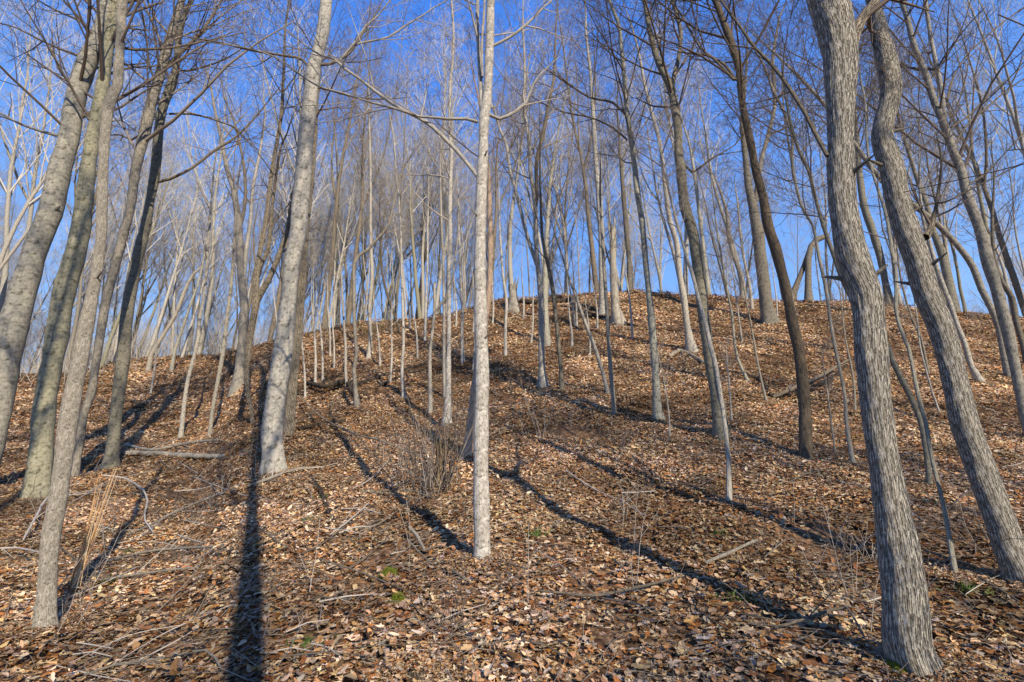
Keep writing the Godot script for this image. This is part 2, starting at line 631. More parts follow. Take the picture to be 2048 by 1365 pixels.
	var blen: float = o.get("blen", clampf(whole * 0.22, 0.5, 3.6))
	var turn := rng.randf() * TAU
	for k in count:
		var at: float = whole * (from + (0.985 - from) * (k + rng.randf()) / count)
		var j := 0
		while j < p.size() - 2 and seglen[j + 1] < at:
			j += 1
		var f := (at - seglen[j]) / maxf(seglen[j + 1] - seglen[j], 0.01)
		var q := p[j].lerp(p[j + 1], f)
		var axis := (p[j + 1] - p[j]).normalized()
		turn += 2.4 + rng.randf_range(-0.6, 0.6)
		var side := axis.cross(Vector3.BACK).normalized().rotated(axis, turn)
		var open := rng.randf_range(0.55, 1.05)
		var rr := lerpf(r[j], r[j + 1], f)
		var l := blen * rng.randf_range(0.7, 1.6) * (1.25 - 0.65 * at / whole)
		var br := clampf(rr * rng.randf_range(0.2, 0.42), 0.004, 0.006 + l * 0.0085)
		var bb := Buf.new()
		sprout(bb, q, axis * cos(open) + side * sin(open), l, br, kids, 0, 0.15, 0.07)
		part(t, "branch", mesh_of(bb), twig_mat)
	return t

# ---------------------------------------------------------------- ground and litter
func build_ground() -> MeshInstance3D:
	var b := Buf.new()
	var around := 420
	var rings := 210
	var rad := 0.3
	b.v.append(ground_at(0, 0))
	b.n.append(Vector3.UP)
	for k in rings:
		for s in around:
			var a := TAU * s / around
			var x := sin(a) * rad
			var z := cos(a) * rad
			b.v.append(ground_at(x, z))
			b.n.append(up_at(x, z))
		rad *= 1.0305
	for s in around:
		b.i.append(0); b.i.append(1 + s); b.i.append(1 + (s + 1) % around)
	for k in rings - 1:
		for s in around:
			var q := 1 + k * around
			var s1 := (s + 1) % around
			b.i.append(q + s); b.i.append(q + around + s); b.i.append(q + s1)
			b.i.append(q + s1); b.i.append(q + around + s); b.i.append(q + around + s1)
	var g := part(self, "ground", mesh_of(b), M.ground)
	g.set_meta("kind", "structure")
	return g

var hues := [Color(0.47, 0.33, 0.19), Color(0.60, 0.47, 0.315), Color(0.37, 0.215, 0.105), Color(0.31, 0.14, 0.052), Color(0.17, 0.078, 0.036), Color(0.085, 0.05, 0.03), Color(0.28, 0.215, 0.16), Color(0.38, 0.215, 0.095), Color(0.13, 0.085, 0.052), Color(0.44, 0.37, 0.28)]

func leaf_hue() -> Color:
	var w := rng.randf()
	var k := 0
	for lim in [0.22, 0.37, 0.50, 0.61, 0.69, 0.75, 0.82, 0.89, 0.93, 1.0]:
		if w < lim:
			break
		k += 1
	var c: Color = hues[k]
	var f := rng.randf_range(0.62, 1.14)
	return Color(c.r * f, c.g * f * rng.randf_range(0.93, 1.06), c.b * f * rng.randf_range(0.85, 1.12))

# one fallen leaf: a crumpled outline round its middle. KIND 0 maple, 1 oak, 2 oval
func add_leaf(b: Buf, x: Transform3D, kind: int, size: float, c: Color, points := 14) -> void:
	var base := b.v.size()
	var curl := rng.randf_range(-0.5, 0.9)
	var fold := rng.randf_range(-0.3, 0.7)
	b.v.append(x * Vector3(0, 0, 0))
	b.c.append(c)
	for k in points:
		var a := TAU * (k + 0.5 * (k % 2) * 0.4) / points
		var q: Vector2
		if kind == 0:
			var lobe := 0.62 + 0.40 * cos(a * 5.0) + 0.10 * cos(a * 10.0)
			if k % 2 == 0:
				lobe += 0.1
			q = Vector2(cos(a), sin(a)) * lobe * (0.85 + 0.15 * cos(a))
		elif kind == 1:
			q = Vector2(cos(a), sin(a) * (0.42 + 0.06 * cos(a)) * (1.25 if k % 2 == 0 else 0.72))
		else:
			q = Vector2(cos(a), sin(a) * 0.52 * (1.0 - 0.15 * cos(a)))
		q *= rng.randf_range(0.88, 1.1)
		var y := curl * q.x * q.x * 0.45 + fold * absf(q.y) * 0.7 + rng.randf_range(-0.09, 0.09)
		b.v.append(x * (Vector3(q.x, y, q.y) * size))
		var f := rng.randf_range(0.86, 1.1)
		b.c.append(Color(c.r * f, c.g * f, c.b * f))
	for k in points:
		b.i.append(base); b.i.append(base + 1 + k); b.i.append(base + 1 + (k + 1) % points)

func clump(count: int, spread: float) -> ArrayMesh:
	var b := Buf.new()
	for k in count:
		var rad := sqrt(rng.randf()) * spread
		var a := rng.randf() * TAU
		var t := Basis(Vector3.UP, rng.randf() * TAU)
		t = Basis(Vector3(rng.randf_range(-1, 1), 0, rng.randf_range(-1, 1.0)).normalized(), rng.randfn(0.0, 0.33)) * t
		var kind: int = [0, 0, 1, 1, 2, 2, 2][rng.randi() % 7]
		var size := rng.randf_range(0.026, 0.047) if rng.randf() < 0.6 else rng.randf_range(0.010, 0.024) * (1.15 if kind < 2 else 0.85)
		add_leaf(b, Transform3D(t, Vector3(cos(a) * rad, rng.randf_range(0.002, 0.042), sin(a) * rad)), kind, size, leaf_hue())
	return mesh_of(b)

func seat(x: float, z: float, turn: float, size: float, sink: float) -> Transform3D:
	var up := up_at(x, z)
	var side := up.cross(Vector3.FORWARD.rotated(Vector3.UP, turn)).normalized()
	return Transform3D(Basis(side, up, side.cross(up)).scaled(Vector3.ONE * size), ground_at(x, z) + up * sink)

func build_litter(ground: Node3D) -> void:
	rng.seed = 4411
	var kinds := 10
	var spots := []
	for k in kinds:
		spots.append([])
	# even cover: rings round the camera, as far as the crest and just over it
	var z := 0.6
	while z < 46.0:
		var cell := 0.38 + 0.02 * maxf(z - 9.0, 0.0)
		var half := 1.45 * z + 2.5
		var x := -half
		while x < half:
			var px := x + rng.randf_range(-0.5, 0.5) * cell
			var pz := z + rng.randf_range(-0.5, 0.5) * cell
			var bare := fine.get_noise_2d(px * 0.9 + 80.0, pz * 0.9) + 0.6 * bumps.get_noise_2d(px * 2.0, pz * 2.0 + 12.0)
			if bare < 0.40 or rng.randf() < 0.25:
				spots[rng.randi() % kinds].append(Vector3(px, pz, cell))
			x += cell
		z += cell
	for f in feet:                    # leaves banked against the trunks
		for k in 7:
			var a := TAU * k / 7.0
			var rad: float = f.z * 1.25 + 0.05
			spots[rng.randi() % kinds].append(Vector3(f.x + cos(a) * rad, f.y + sin(a) * rad, -0.22 - 0.03 * (k % 2)))
	var holder: Node3D = null
	for k in kinds:
		var mm := MultiMesh.new()
		mm.transform_format = MultiMesh.TRANSFORM_3D
		mm.use_colors = true
		mm.mesh = clump(210, 0.46)
		mm.instance_count = spots[k].size()
		for j in spots[k].size():
			var s: Vector3 = spots[k][j]
			if s.z < 0.0:
				mm.set_instance_transform(j, seat(s.x, s.y, rng.randf() * TAU, -s.z * 2.0, 0.06))
				mm.set_instance_color(j, Color(0.9, 0.88, 0.86))
				continue
			mm.set_instance_transform(j, seat(s.x, s.y, rng.randf() * TAU, s.z / 0.38 * rng.randf_range(0.85, 1.1), 0.0))
			var tone := 0.95 + fine.get_noise_2d(s.x * 0.6 + 40.0, s.y * 0.6) * 0.8 + bumps.get_noise_2d(s.x * 2.2, s.y * 2.2 + 70.0) * 0.7 + bumps.get_noise_2d(s.x * 0.7, s.y * 1.6 + 20.0) * 0.4
			mm.set_instance_color(j, Color(maxf(tone, 0.35), maxf(tone, 0.35) * (0.97 + 0.05 * bumps.get_noise_2d(s.x * 3.0, s.y * 3.0)), maxf(tone, 0.35) * 0.94))
		var o := MultiMeshInstance3D.new()
		o.name = "leaf_litter" if k == 0 else "leaves"
		o.multimesh = mm
		o.material_override = M.leaf
		o.set_meta("kind", "stuff")
		if k == 0:
			ground.add_child(o, true)
			holder = o
		else:
			holder.add_child(o, true)
	# fine dead twigs strewn through it
	var tw := Buf.new()
	for k in 3:
		sprout(tw, Vector3(-0.15 + 0.1 * k, 0.01, 0.08 * k), Vector3(1, 0.03, 0.3 * k - 0.3), 0.42 - 0.1 * k, 0.0035, [2], 2, 0.18, 0.0)
	var tm := MultiMesh.new()
	tm.transform_format = MultiMesh.TRANSFORM_3D
	tm.mesh = mesh_of(tw)
	tm.instance_count = 4200
	for k in 4200:
		var zz := 2.0 + pow(rng.randf(), 0.9) * 26.0
		var xx := rng.randf_range(-1.15, 1.15) * zz
		if bumps.get_noise_2d(xx * 3.0 + 9.0, zz * 3.0) < -0.08:
			xx = rng.randf_range(-1.15, 0.1) * zz
		tm.set_instance_transform(k, seat(xx, zz, rng.randf() * TAU, rng.randf_range(0.35, 1.3), 0.035))
	var to := MultiMeshInstance3D.new()
	to.name = "twig_litter"
	to.multimesh = tm
	to.material_override = M.twig_litter
	to.set_meta("kind", "stuff")
	ground.add_child(to, true)
	# the nearest large leaves, one by one
	var shapes := []
	for k in 24:
		var b := Buf.new()
		add_leaf(b, Transform3D.IDENTITY, [0, 0, 1, 2][k % 4], 1.0, leaf_hue(), 22)
		shapes.append(mesh_of(b))
	for k in 290:
		var px := rng.randf_range(0.0, 2048.0)
		var py := 1362.0 - pow(rng.randf(), 1.5) * 330.0
		var at := hit(px, py)
		var o := part(ground, "leaf", shapes[rng.randi() % 24], M.leaf)
		var size := rng.randf_range(0.034, 0.066)
		o.transform = seat(at.x, -at.z, rng.randf() * TAU, size, rng.randf_range(0.03, 0.055))
		o.transform.basis = o.transform.basis * Basis(Vector3(rng.randf_range(-1, 1), 0, rng.randf_range(-1, 1)).normalized(), rng.randfn(0.0, 0.28))

# ---------------------------------------------------------------- things on the ground
# PTS as for trees, every point lying on the ground; LIFT: how far above it each end is held up
func fallen(called: String, label: String, category: String, mat: String, pts: Array, o := {}) -> Node3D:
	rng.seed = int(pts[0] * 31.0 + pts[1] * 7.0) + 3
	var p := PackedVector3Array()
	var r := PackedFloat32Array()
	var n := pts.size() / 3
	var lift0: float = o.get("lift0", 0.0)
	var lift1: float = o.get("lift1", 0.0)
	for k in n:
		var q := hit(pts[k * 3], pts[k * 3 + 1])
		var w := metres(pts[k * 3 + 2], q) * 0.5
		var lift := lerpf(lift0, lift1, float(k) / maxf(n - 1.0, 1.0))
		if lift > 0.0:                     # held up: nearer than where its sight line meets the ground
			var d := -q.z
			for it in 30:
				var c := at_depth(pts[k * 3], pts[k * 3 + 1], d)
				if c.y - height(c.x, d) >= lift:
					break
				d -= 0.05
			q = at_depth(pts[k * 3], pts[k * 3 + 1], d)
		p.append(q + Vector3.UP * (w * 0.75 + 0.025))
		r.append(w)
	var foot := p[0]
	p = shifted(p, foot)
	var sp := smooth_path(p, r, 0.12)
	var q: PackedVector3Array = sp[0]
	var rr: PackedFloat32Array = sp[1]
	for k in range(1, q.size() - 1):
		q[k] += Vector3(rng.randf_range(-1, 1), rng.randf_range(-0.4, 0.6), rng.randf_range(-1, 1)) * rr[k] * 0.35
		rr[k] *= rng.randf_range(0.88, 1.1)
	var b := Buf.new()
	tube(b, q, rr, o.get("sides", 9), 0.5, true)
	var t := thing(called, label, category, foot, o.get("group", ""))
	part(t, "stem", mesh_of(b), M[mat])
	var kids: Array = o.get("kids", [])
	if kids.size() > 0:
		var total := 0.0
		for k in q.size() - 1:
			total += q[k].distance_to(q[k + 1])
		var tb := Buf.new()
		shoots(tb, p, r, minf(total, 2.0), kids, 1, 0.2, 0.0, 0.15)
		part(t, "twigs", mesh_of(tb), M[o.get("twig", "twig")]).set_meta("kind", "stuff")
	return t

# many stems from one place
func shrub(called: String, label: String, category: String, px: float, py: float, stems: int, tall: float, spread: float, r: float, mats: Array, o := {}) -> Node3D:
	rng.seed = int(px * 13.0 + py * 5.0) + 11
	var foot := hit(px, py)
	if o.has("d"):
		foot = at_depth(px, py, o.d)
		foot.y = height(foot.x, -foot.z)
	var t := thing(called, label, category, foot, o.get("group", ""))
	var wide: float = o.get("wide", 0.12)
	for k in stems:
		var b := Buf.new()
		var from := Vector3(rng.randfn(0, wide), 0, rng.randfn(0, wide))
		from.y = height(foot.x + from.x, -foot.z - from.z) - foot.y - 0.04
		var dir := Vector3(rng.randfn(0, spread) + o.get("tilt", 0.0), 1.0, rng.randfn(0, spread)).normalized()
		sprout(b, from, dir, tall * rng.randf_range(0.45, 1.1), r * rng.randf_range(0.6, 1.2), o.get("kids", [3, 2]), o.get("level", 1), o.get("wild", 0.16), o.get("trop", 0.03))
		part(t, "stem", mesh_of(b), M[mats[rng.randi() % mats.size()]])
	return t

func moss(label: String, px: float, py: float, w: float, tall: float, o := {}) -> void:
	rng.seed = int(px * 3.0 + py)
	var at := hit(px, py)
	var size := metres(w, at) * 0.5
	var t := thing("moss_clump", label, "moss", at)
	var b := Buf.new()
	var rows := 9
	var around := 18
	for k in rows:
		var a := PI * 0.5 * k / (rows - 1)
		for s in around:
			var c := TAU * s / around
			var d := Vector3(cos(c) * cos(a), sin(a) * tall, sin(c) * cos(a))
			var f := 1.0 + gnarl.get_noise_3dv(d * 6.0 + at) * 0.5
			b.v.append(d * size * f - Vector3.UP * size * 0.15)
	for k in rows - 1:
		for s in around:
			var q := k * around
			var s1 := (s + 1) % around
			b.i.append(q + s); b.i.append(q + around + s); b.i.append(q + s1)
			b.i.append(q + s1); b.i.append(q + around + s); b.i.append(q + around + s1)
	part(t, "cushion", mesh_of(b), M.moss)
	var f := Buf.new()
	for k in 900:
		var a := asin(rng.randf())
		var c := rng.randf() * TAU
		var d := Vector3(cos(c) * cos(a), sin(a) * tall, sin(c) * cos(a))
		var q := d * size * (1.0 + gnarl.get_noise_3dv(d * 6.0 + at) * 0.5) - Vector3.UP * size * 0.15
		var e := (d + Vector3(rng.randfn(0, 0.4), 0.3, rng.randfn(0, 0.4))).normalized() * rng.randf_range(0.008, 0.02)
		var s := e.cross(Vector3(rng.randf(), rng.randf(), 0.3)).normalized() * 0.003
		var n := f.v.size()
		f.v.append(q - s); f.v.append(q + e); f.v.append(q + s)
		f.i.append(n); f.i.append(n + 1); f.i.append(n + 2)
	part(t, "moss_tufts", mesh_of(f), M.moss).set_meta("kind", "stuff")

func grass_tuft(px: float, py: float) -> void:
	rng.seed = int(px * 3.0 + py)
	var at := hit(px, py)
	var t := thing("grass_tuft", "small tuft of fresh green blades among the brown leaves", "grass", at, "green sprigs in the leaf litter")
	var f := Buf.new()
	for k in 46:
		var from := Vector3(rng.randfn(0, 0.06), 0.015, rng.randfn(0, 0.06))
		var d := Vector3(rng.randfn(0, 0.7), 1.0, rng.randfn(0, 0.7)).normalized()
		var len := rng.randf_range(0.05, 0.12)
		var s := d.cross(Vector3(rng.randf() - 0.5, 0.1, rng.randf() - 0.5)).normalized() * 0.005
		var n := f.v.size()
		f.v.append(from - s); f.v.append(from + d * len * 0.6 - s * 0.8); f.v.append(from + s); f.v.append(from + d * len + Vector3(d.x, -0.3, d.z) * 0.02)
		f.i.append(n); f.i.append(n + 1); f.i.append(n + 2)
		f.i.append(n + 2); f.i.append(n + 1); f.i.append(n + 3)
	part(t, "blades", mesh_of(f), M.grass).set_meta("kind", "stuff")

# ---------------------------------------------------------------- the wood beyond: a few kinds of tree, each repeated
func forest_kind(tall: float, r: float, bark_name: String, twig: String, sd: int, n: int, low: float, forked: bool, kids := [5, 5, 3], sway := 1.0) -> Node3D:
	twig_r = 0.0062
	rng.seed = sd
	var t := Node3D.new()
	var b := Buf.new()
	var cb := Buf.new()
	var paths := []
	var p := PackedVector3Array([Vector3(0, -0.4, 0)])
	var rr := PackedFloat32Array([r * 1.3])
	var d := Vector3(rng.randf_range(-0.07, 0.07) * sway, 1, rng.randf_range(-0.07, 0.07) * sway).normalized()
	for k in 16:
		d = (d + Vector3(rng.randf_range(-1, 1), 0.35, rng.randf_range(-1, 1)) * 0.07 * sway).normalized()
		p.append(p[k] + d * tall / 16.0)
		rr.append(maxf(r * (1.0 - 0.93 * pow((k + 1) / 16.0, 0.9)), 0.008))
	paths.append([p, rr, low])
	if forked:
		var j := 4 + rng.randi() % 4
		var q := PackedVector3Array([p[j]])
		var qr := PackedFloat32Array([rr[j] * 0.75])
		var e := (d + Vector3(rng.randf_range(-0.5, 0.5), 0.0, rng.randf_range(-0.5, 0.5))).normalized()
		var left := tall * (1.0 - j / 16.0) * 0.9
		for k in 10:
			e = (e + Vector3(rng.randf_range(-1, 1), 1.3, rng.randf_range(-1, 1)) * 0.08).normalized()
			q.append(q[k] + e * left / 10.0)
			qr.append(maxf(qr[0] * (1.0 - 0.92 * (k + 1) / 10.0), 0.008))
		paths.append([q, qr, 0.3])
	for w in paths:
		tube(b, w[0], w[1], 7)
		var wp: PackedVector3Array = w[0]
		var wr: PackedFloat32Array = w[1]
		var segs := wp.size() - 1
		var turn := rng.randf() * TAU
		var count := n if w[2] == low else n / 2
		for k in count:
			var s: float = w[2] + (0.98 - w[2]) * (k + rng.randf()) / count
			var f := s * segs
			var j := mini(int(f), segs - 1)
			f -= j
			var axis := (wp[j + 1] - wp[j]).normalized()
			turn += 2.4 + rng.randf_range(-0.5, 0.5)
			var side := axis.cross(Vector3.BACK).normalized().rotated(axis, turn)
			var open := rng.randf_range(0.35, 0.75)
			var l := tall * 0.28 * rng.randf_range(0.55, 1.2) * (1.35 - s)
			sprout(cb, wp[j].lerp(wp[j + 1], f), axis * cos(open) + side * sin(open), l, clampf(lerpf(wr[j], wr[j + 1], f) * 0.5, 0.014, 0.05), kids, 0, 0.14, 0.09)
	part(t, "trunk", mesh_of(b), M[bark_name])
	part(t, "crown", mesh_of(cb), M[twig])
	twig_r = 0.0028
	return t

func plant(proto: Node3D, called: String, label: String, group: String, x: float, z: float, size: float, turn: float, tilt := 0.0, category := "tree") -> Node3D:
	var o: Node3D = proto.duplicate()
	o.name = numbered(called)
	add_child(o)
	o.transform = Transform3D(Basis(Vector3(0, 0, 1), tilt) * Basis(Vector3.UP, turn).scaled(Vector3.ONE * size), ground_at(x, z))
	tag(o, label, category, group)
	return o

func _ready() -> void:
	var cam := Camera3D.new()
	cam.name = "camera"
	cam.fov = rad_to_deg(2.0 * atan(682.5 / F))
	cam.near = 0.05
	cam.far = 600.0
	cam.transform = Transform3D(Basis(Vector3.RIGHT, PITCH), Vector3(0, EYE, 0))
	add_child(cam)
	cam.current = true
	var sky_mat := ProceduralSkyMaterial.new()
	sky_mat.sky_top_color = Color(0.18, 0.435, 0.82)
	sky_mat.sky_horizon_color = Color(0.63, 0.80, 0.96)
	sky_mat.sky_curve = 0.32
	sky_mat.ground_bottom_color = Color(0.22, 0.17, 0.12)
	sky_mat.ground_horizon_color = Color(0.45, 0.42, 0.40)
	var sky := Sky.new()
	sky.sky_material = sky_mat
	var env := Environment.new()
	env.background_mode = Environment.BG_SKY
	env.sky = sky
	env.ambient_light_source = Environment.AMBIENT_SOURCE_SKY
	env.tonemap_mode = Environment.TONE_MAPPER_LINEAR
	env.tonemap_exposure = 1.4
	env.sdfgi_enabled = true
	env.ssao_enabled = true
	env.ssil_enabled = true
	var we := WorldEnvironment.new()
	we.name = "sky"
	we.environment = env
	add_child(we)
	var sun := DirectionalLight3D.new()
	sun.name = "sun"
	sun.light_color = Color(1.0, 0.94, 0.85)
	sun.light_energy = 1.6
	sun.light_angular_distance = 0.5
	sun.shadow_enabled = true
	var az := deg_to_rad(-27.7)
	var el := deg_to_rad(30.0)
	sun.basis = Basis.looking_at(Vector3(sin(az) * cos(el), -sin(el), -cos(az) * cos(el)))
	add_child(sun)

	bumps.frequency = 0.09
	bumps.seed = 3
	fine.frequency = 0.7
	fine.seed = 9
	gnarl.frequency = 0.5
	gnarl.seed = 21
	gnarl.fractal_octaves = 3
	ridge_tables([[-420, 772, 26.0, 2.25], [-200, 768, 27.0, 2.25], [0, 760, 28.0, 2.25], [150, 748, 30.0, 2.25], [270, 722, 35.0, 2.25], [330, 713, 36.0, 2.25], [440, 711, 37.0, 2.25], [475, 700, 34.0, 2.10], [520, 688, 32.0, 1.80], [600, 668, 33.0, 1.80], [700, 652, 34.0, 1.80], [780, 640, 35.0, 1.80], [870, 632, 36.0, 1.80], [950, 612, 36.0, 1.80], [1000, 601, 36.0, 1.80], [1100, 593, 35.0, 1.80], [1200, 588, 34.0, 1.80], [1300, 586, 33.0, 1.80], [1400, 590, 31.0, 1.80], [1500, 598, 30.0, 1.80], [1600, 601, 29.0, 1.80], [1700, 606, 28.0, 1.80], [1800, 613, 27.0, 1.80], [1900, 622, 26.0, 1.80], [2048, 639, 25.0, 1.80], [2300, 660, 24.0, 1.80], [2600, 680, 24.0, 1.80]])
	make_materials()
	var ground := build_ground()
	near_trees()
	middle_trees()
	right_trees()
	saplings()
	far_wood()
	ground_things()
	build_litter(ground)
	print("triangles ", n_tris)

func near_trees() -> void:
	tree("beech_tree", "big leaning smooth grey trunk at the left edge, foot out of frame", "stone", [-48, 985, 68, -22, 894, 64, 0, 791, 62, 12, 723, 62, 27, 654, 60, 44, 586, 58, 65, 517, 54, 91, 449, 53, 104, 410, 51, 118, 342, 50, 137, 274, 43, 150, 205, 44, 168, 137, 44, 202, 68, 38, 219, 0, 34], {"flare": 0.1, "from": 0.4, "n": 16, "blen": 4.2, "limbs": [[116, 272, 9, 80, 262, 8, 40, 248, 7, 10, 232, 6, -20, 215, 5], [158, 112, 8, 120, 98, 6, 80, 80, 5, 30, 55, 4, -10, 45, 3], [180, 62, 7, 155, 40, 6, 110, 20, 5, 75, 0, 4]]})
	tree("beech_tree", "olive grey smooth trunk standing close behind the thin rough-barked tree at left", "olive", [72, 996, 60, 82, 898, 50, 85, 860, 51, 91, 791, 48, 104, 723, 47, 116, 654, 50, 127, 586, 47, 148, 517, 46, 162, 449, 42, 174, 342, 34, 186, 274, 30, 192, 240, 30, 205, 170, 28, 214, 100, 26, 225, 40, 24, 232, 0, 22], {"from": 0.4, "n": 16, "blen": 4.2})
	tree("maple_tree", "thin rough-barked tree, nearest at left, its pale flaky foot beside dry stalks", "flaky", [91, 1272, 60, 91, 1240, 52, 94, 1172, 45, 99, 1103, 42, 109, 1035, 40, 121, 966, 39, 127, 916, 40, 133, 860, 40, 144, 791, 40, 159, 723, 36, 171, 654, 32, 185, 586, 28, 197, 517, 24, 202, 467, 23, 203, 410, 23, 205, 342, 22, 209, 274, 22, 219, 205, 24, 234, 171, 22, 236, 137, 22, 241, 68, 19, 245, 0, 20], {"from": 0.6, "n": 9, "rough": 1.5, "flare": 0.22})
	tree("maple_tree", "pale slim trunk partly hidden by the thin rough-barked tree at left", "grey", [146, 958, 22, 157, 894, 19, 168, 826, 18, 181, 791, 18, 192, 723, 18, 200, 670, 19, 212, 600, 20, 230, 530, 20, 240, 490, 20, 251, 449, 20, 262, 410, 20, 270, 342, 20, 287, 274, 24, 303, 205, 22, 318, 154, 22, 327, 120, 22, 342, 68, 19, 352, 34, 16, 363, 0, 13], {"n": 16, "from": 0.42, "blen": 4.0, "limbs": [[318, 150, 6, 335, 132, 6, 370, 95, 6, 405, 62, 6, 425, 30, 6, 443, 0, 5], [287, 265, 5, 262, 280, 5, 240, 270, 4, 205, 272, 3]]})
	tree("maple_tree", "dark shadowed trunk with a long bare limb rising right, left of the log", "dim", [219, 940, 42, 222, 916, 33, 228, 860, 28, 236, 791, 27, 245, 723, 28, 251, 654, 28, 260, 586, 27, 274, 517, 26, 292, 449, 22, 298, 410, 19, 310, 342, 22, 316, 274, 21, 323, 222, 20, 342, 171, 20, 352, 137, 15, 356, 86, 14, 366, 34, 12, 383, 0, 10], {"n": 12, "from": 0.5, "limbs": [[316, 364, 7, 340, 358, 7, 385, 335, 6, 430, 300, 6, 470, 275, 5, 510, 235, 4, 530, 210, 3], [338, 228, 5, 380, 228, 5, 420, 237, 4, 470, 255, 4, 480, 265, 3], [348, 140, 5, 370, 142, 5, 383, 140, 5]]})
	tree("beech_tree", "big smooth pale trunk with shadow bands, standing right of the horizontal log", "beech", [547, 948, 50, 546, 916, 44, 544, 860, 44, 552, 791, 41, 563, 723, 39, 571, 654, 38, 578, 586, 33, 585, 517, 33, 596, 467, 36, 600, 410, 34, 607, 342, 34, 612, 274, 32, 619, 205, 29, 628, 137, 27, 645, 68, 26, 652, 0, 24], {"n": 16, "from": 0.62, "limbs": [[634, 130, 7, 660, 128, 6, 671, 123, 6, 700, 105, 5, 730, 60, 4, 756, 20, 3], [628, 158, 6, 605, 120, 6, 560, 110, 5, 500, 100, 5, 440, 85, 4, 380, 75, 3], [636, 175, 5, 660, 180, 5, 700, 192, 4]]})
	tree("maple_tree", "rough darker trunk pressed close behind the right side of the big smooth pale trunk", "rough", [575, 872, 26, 583, 791, 22, 590, 723, 20, 602, 586, 18, 611, 449, 17, 622, 342, 16, 627, 274, 14, 632, 200, 12, 640, 100, 10], {"n": 10, "from": 0.5})
	tree("beech_tree", "pale many-stemmed tree on the bank left of the big smooth trunk, foot spread on roots", "grey", [474, 783, 30, 479, 740, 22, 484, 688, 20, 486, 654, 20, 489, 620, 18, 482, 552, 17, 479, 500, 16, 477, 449, 15, 466, 376, 12, 455, 342, 10, 441, 274, 8], {"n": 12, "from": 0.45, "flare": 0.3, "limbs": [[486, 560, 11, 492, 500, 10, 500, 449, 9, 505, 380, 8, 520, 300, 6, 530, 230, 4], [477, 470, 8, 490, 400, 7, 487, 330, 6, 470, 250, 5]]})
	tree("maple_tree", "dark reddish thin-footed trunk forking into rising limbs beside the pale many-stemmed tree", "rough", [506, 855, 10, 501, 815, 9, 496, 791, 10, 493, 740, 12, 498, 688, 14, 503, 654, 16, 510, 613, 18, 513, 552, 14, 523, 483, 12, 530, 449, 11, 544, 342, 10, 561, 239, 8, 566, 171, 7, 570, 60, 5], {"n": 10, "from": 0.45, "flare": 0.1, "limbs": [[508, 615, 14, 520, 590, 14, 534, 566, 13, 550, 530, 12, 565, 490, 11, 576, 455, 10, 590, 380, 9, 608, 310, 7, 612, 250, 5], [514, 545, 9, 535, 500, 9, 541, 449, 8, 548, 380, 7, 560, 300, 5]]})
	tree("maple_tree", "straight pale speckled trunk alone at the centre of the foreground", "pale", [963, 1126, 39, 964, 1100, 33, 964, 1069, 31, 962, 966, 30, 962, 898, 30, 963, 825, 29, 964, 723, 27, 961, 620, 25, 960, 517, 23, 961, 449, 22, 963, 376, 21, 966, 308, 20, 968, 239, 20, 973, 205, 18, 976, 171, 17, 977, 137, 17, 980, 68, 17, 982, 0, 17], {"n": 9, "from": 0.7, "tile": 0.7, "flare": 0.12, "limbs": [[955, 244, 7, 934, 238, 6, 896, 238, 6, 866, 235, 5, 838, 233, 5, 790, 217, 5, 742, 205, 4, 691, 188, 4, 647, 176, 4, 616, 161, 3, 561, 120, 3, 500, 98, 3, 400, 82, 2], [961, 361, 8, 941, 335, 8, 913, 301, 8, 893, 281, 8, 866, 255, 8, 838, 236, 7, 804, 219, 7, 763, 192, 7, 718, 157, 6, 690, 138, 6, 668, 118, 5, 640, 110, 4, 610, 90, 3], [680, 122, 5, 705, 92, 5, 742, 82, 4, 777, 74, 4, 811, 51, 4, 845, 31, 3, 869, 14, 3], [684, 116, 4, 708, 86, 4, 732, 51, 4, 756, 31, 3, 780, 0, 3], [977, 229, 7, 999, 238, 7, 1033, 222, 7, 1052, 205, 6, 1060, 185, 5, 1067, 168, 4], [985, 92, 6, 1020, 74, 6, 1054, 48, 6, 1088, 14, 4], [965, 222, 10, 961, 171, 9, 958, 102, 9, 954, 51, 8, 955, 0, 8, 950, -60, 6], [965, 154, 5, 964, 86, 5, 969, 0, 5]]})
	tree("oak_tree", "thick furrowed oak at right whose trunk forks at the top, moss on its spread foot", "oak", [1840, 1352, 100, 1817, 1290, 96, 1810, 1206, 90, 1801, 1120, 86, 1788, 1035, 81, 1774, 949, 73, 1764, 894, 68, 1755, 825, 67, 1747, 757, 65, 1741, 688, 66, 1738, 637, 65, 1730, 586, 66, 1711, 535, 63, 1697, 483, 60, 1688, 430, 60, 1683, 376, 59, 1682, 274, 57, 1682, 205, 58, 1683, 137, 66, 1677, 80, 74, 1664, 27, 80, 1650, -20, 80], {"rough": 2.0, "sides": 64, "step": 0.03, "flare": 0.42, "tile": 0.34, "n": 9, "from": 0.76, "blen": 3.0, "kids": [6, 4], "limbs": [[1688, 150, 40, 1704, 78, 36, 1721, 44, 27, 1741, 17, 24, 1757, -6, 22, 1778, -35, 20], [1655, 312, 9, 1630, 265, 9, 1610, 225, 9, 1588, 190, 9, 1568, 160, 8, 1540, 125, 8, 1510, 95, 7, 1475, 45, 6, 1445, 5, 5]]})
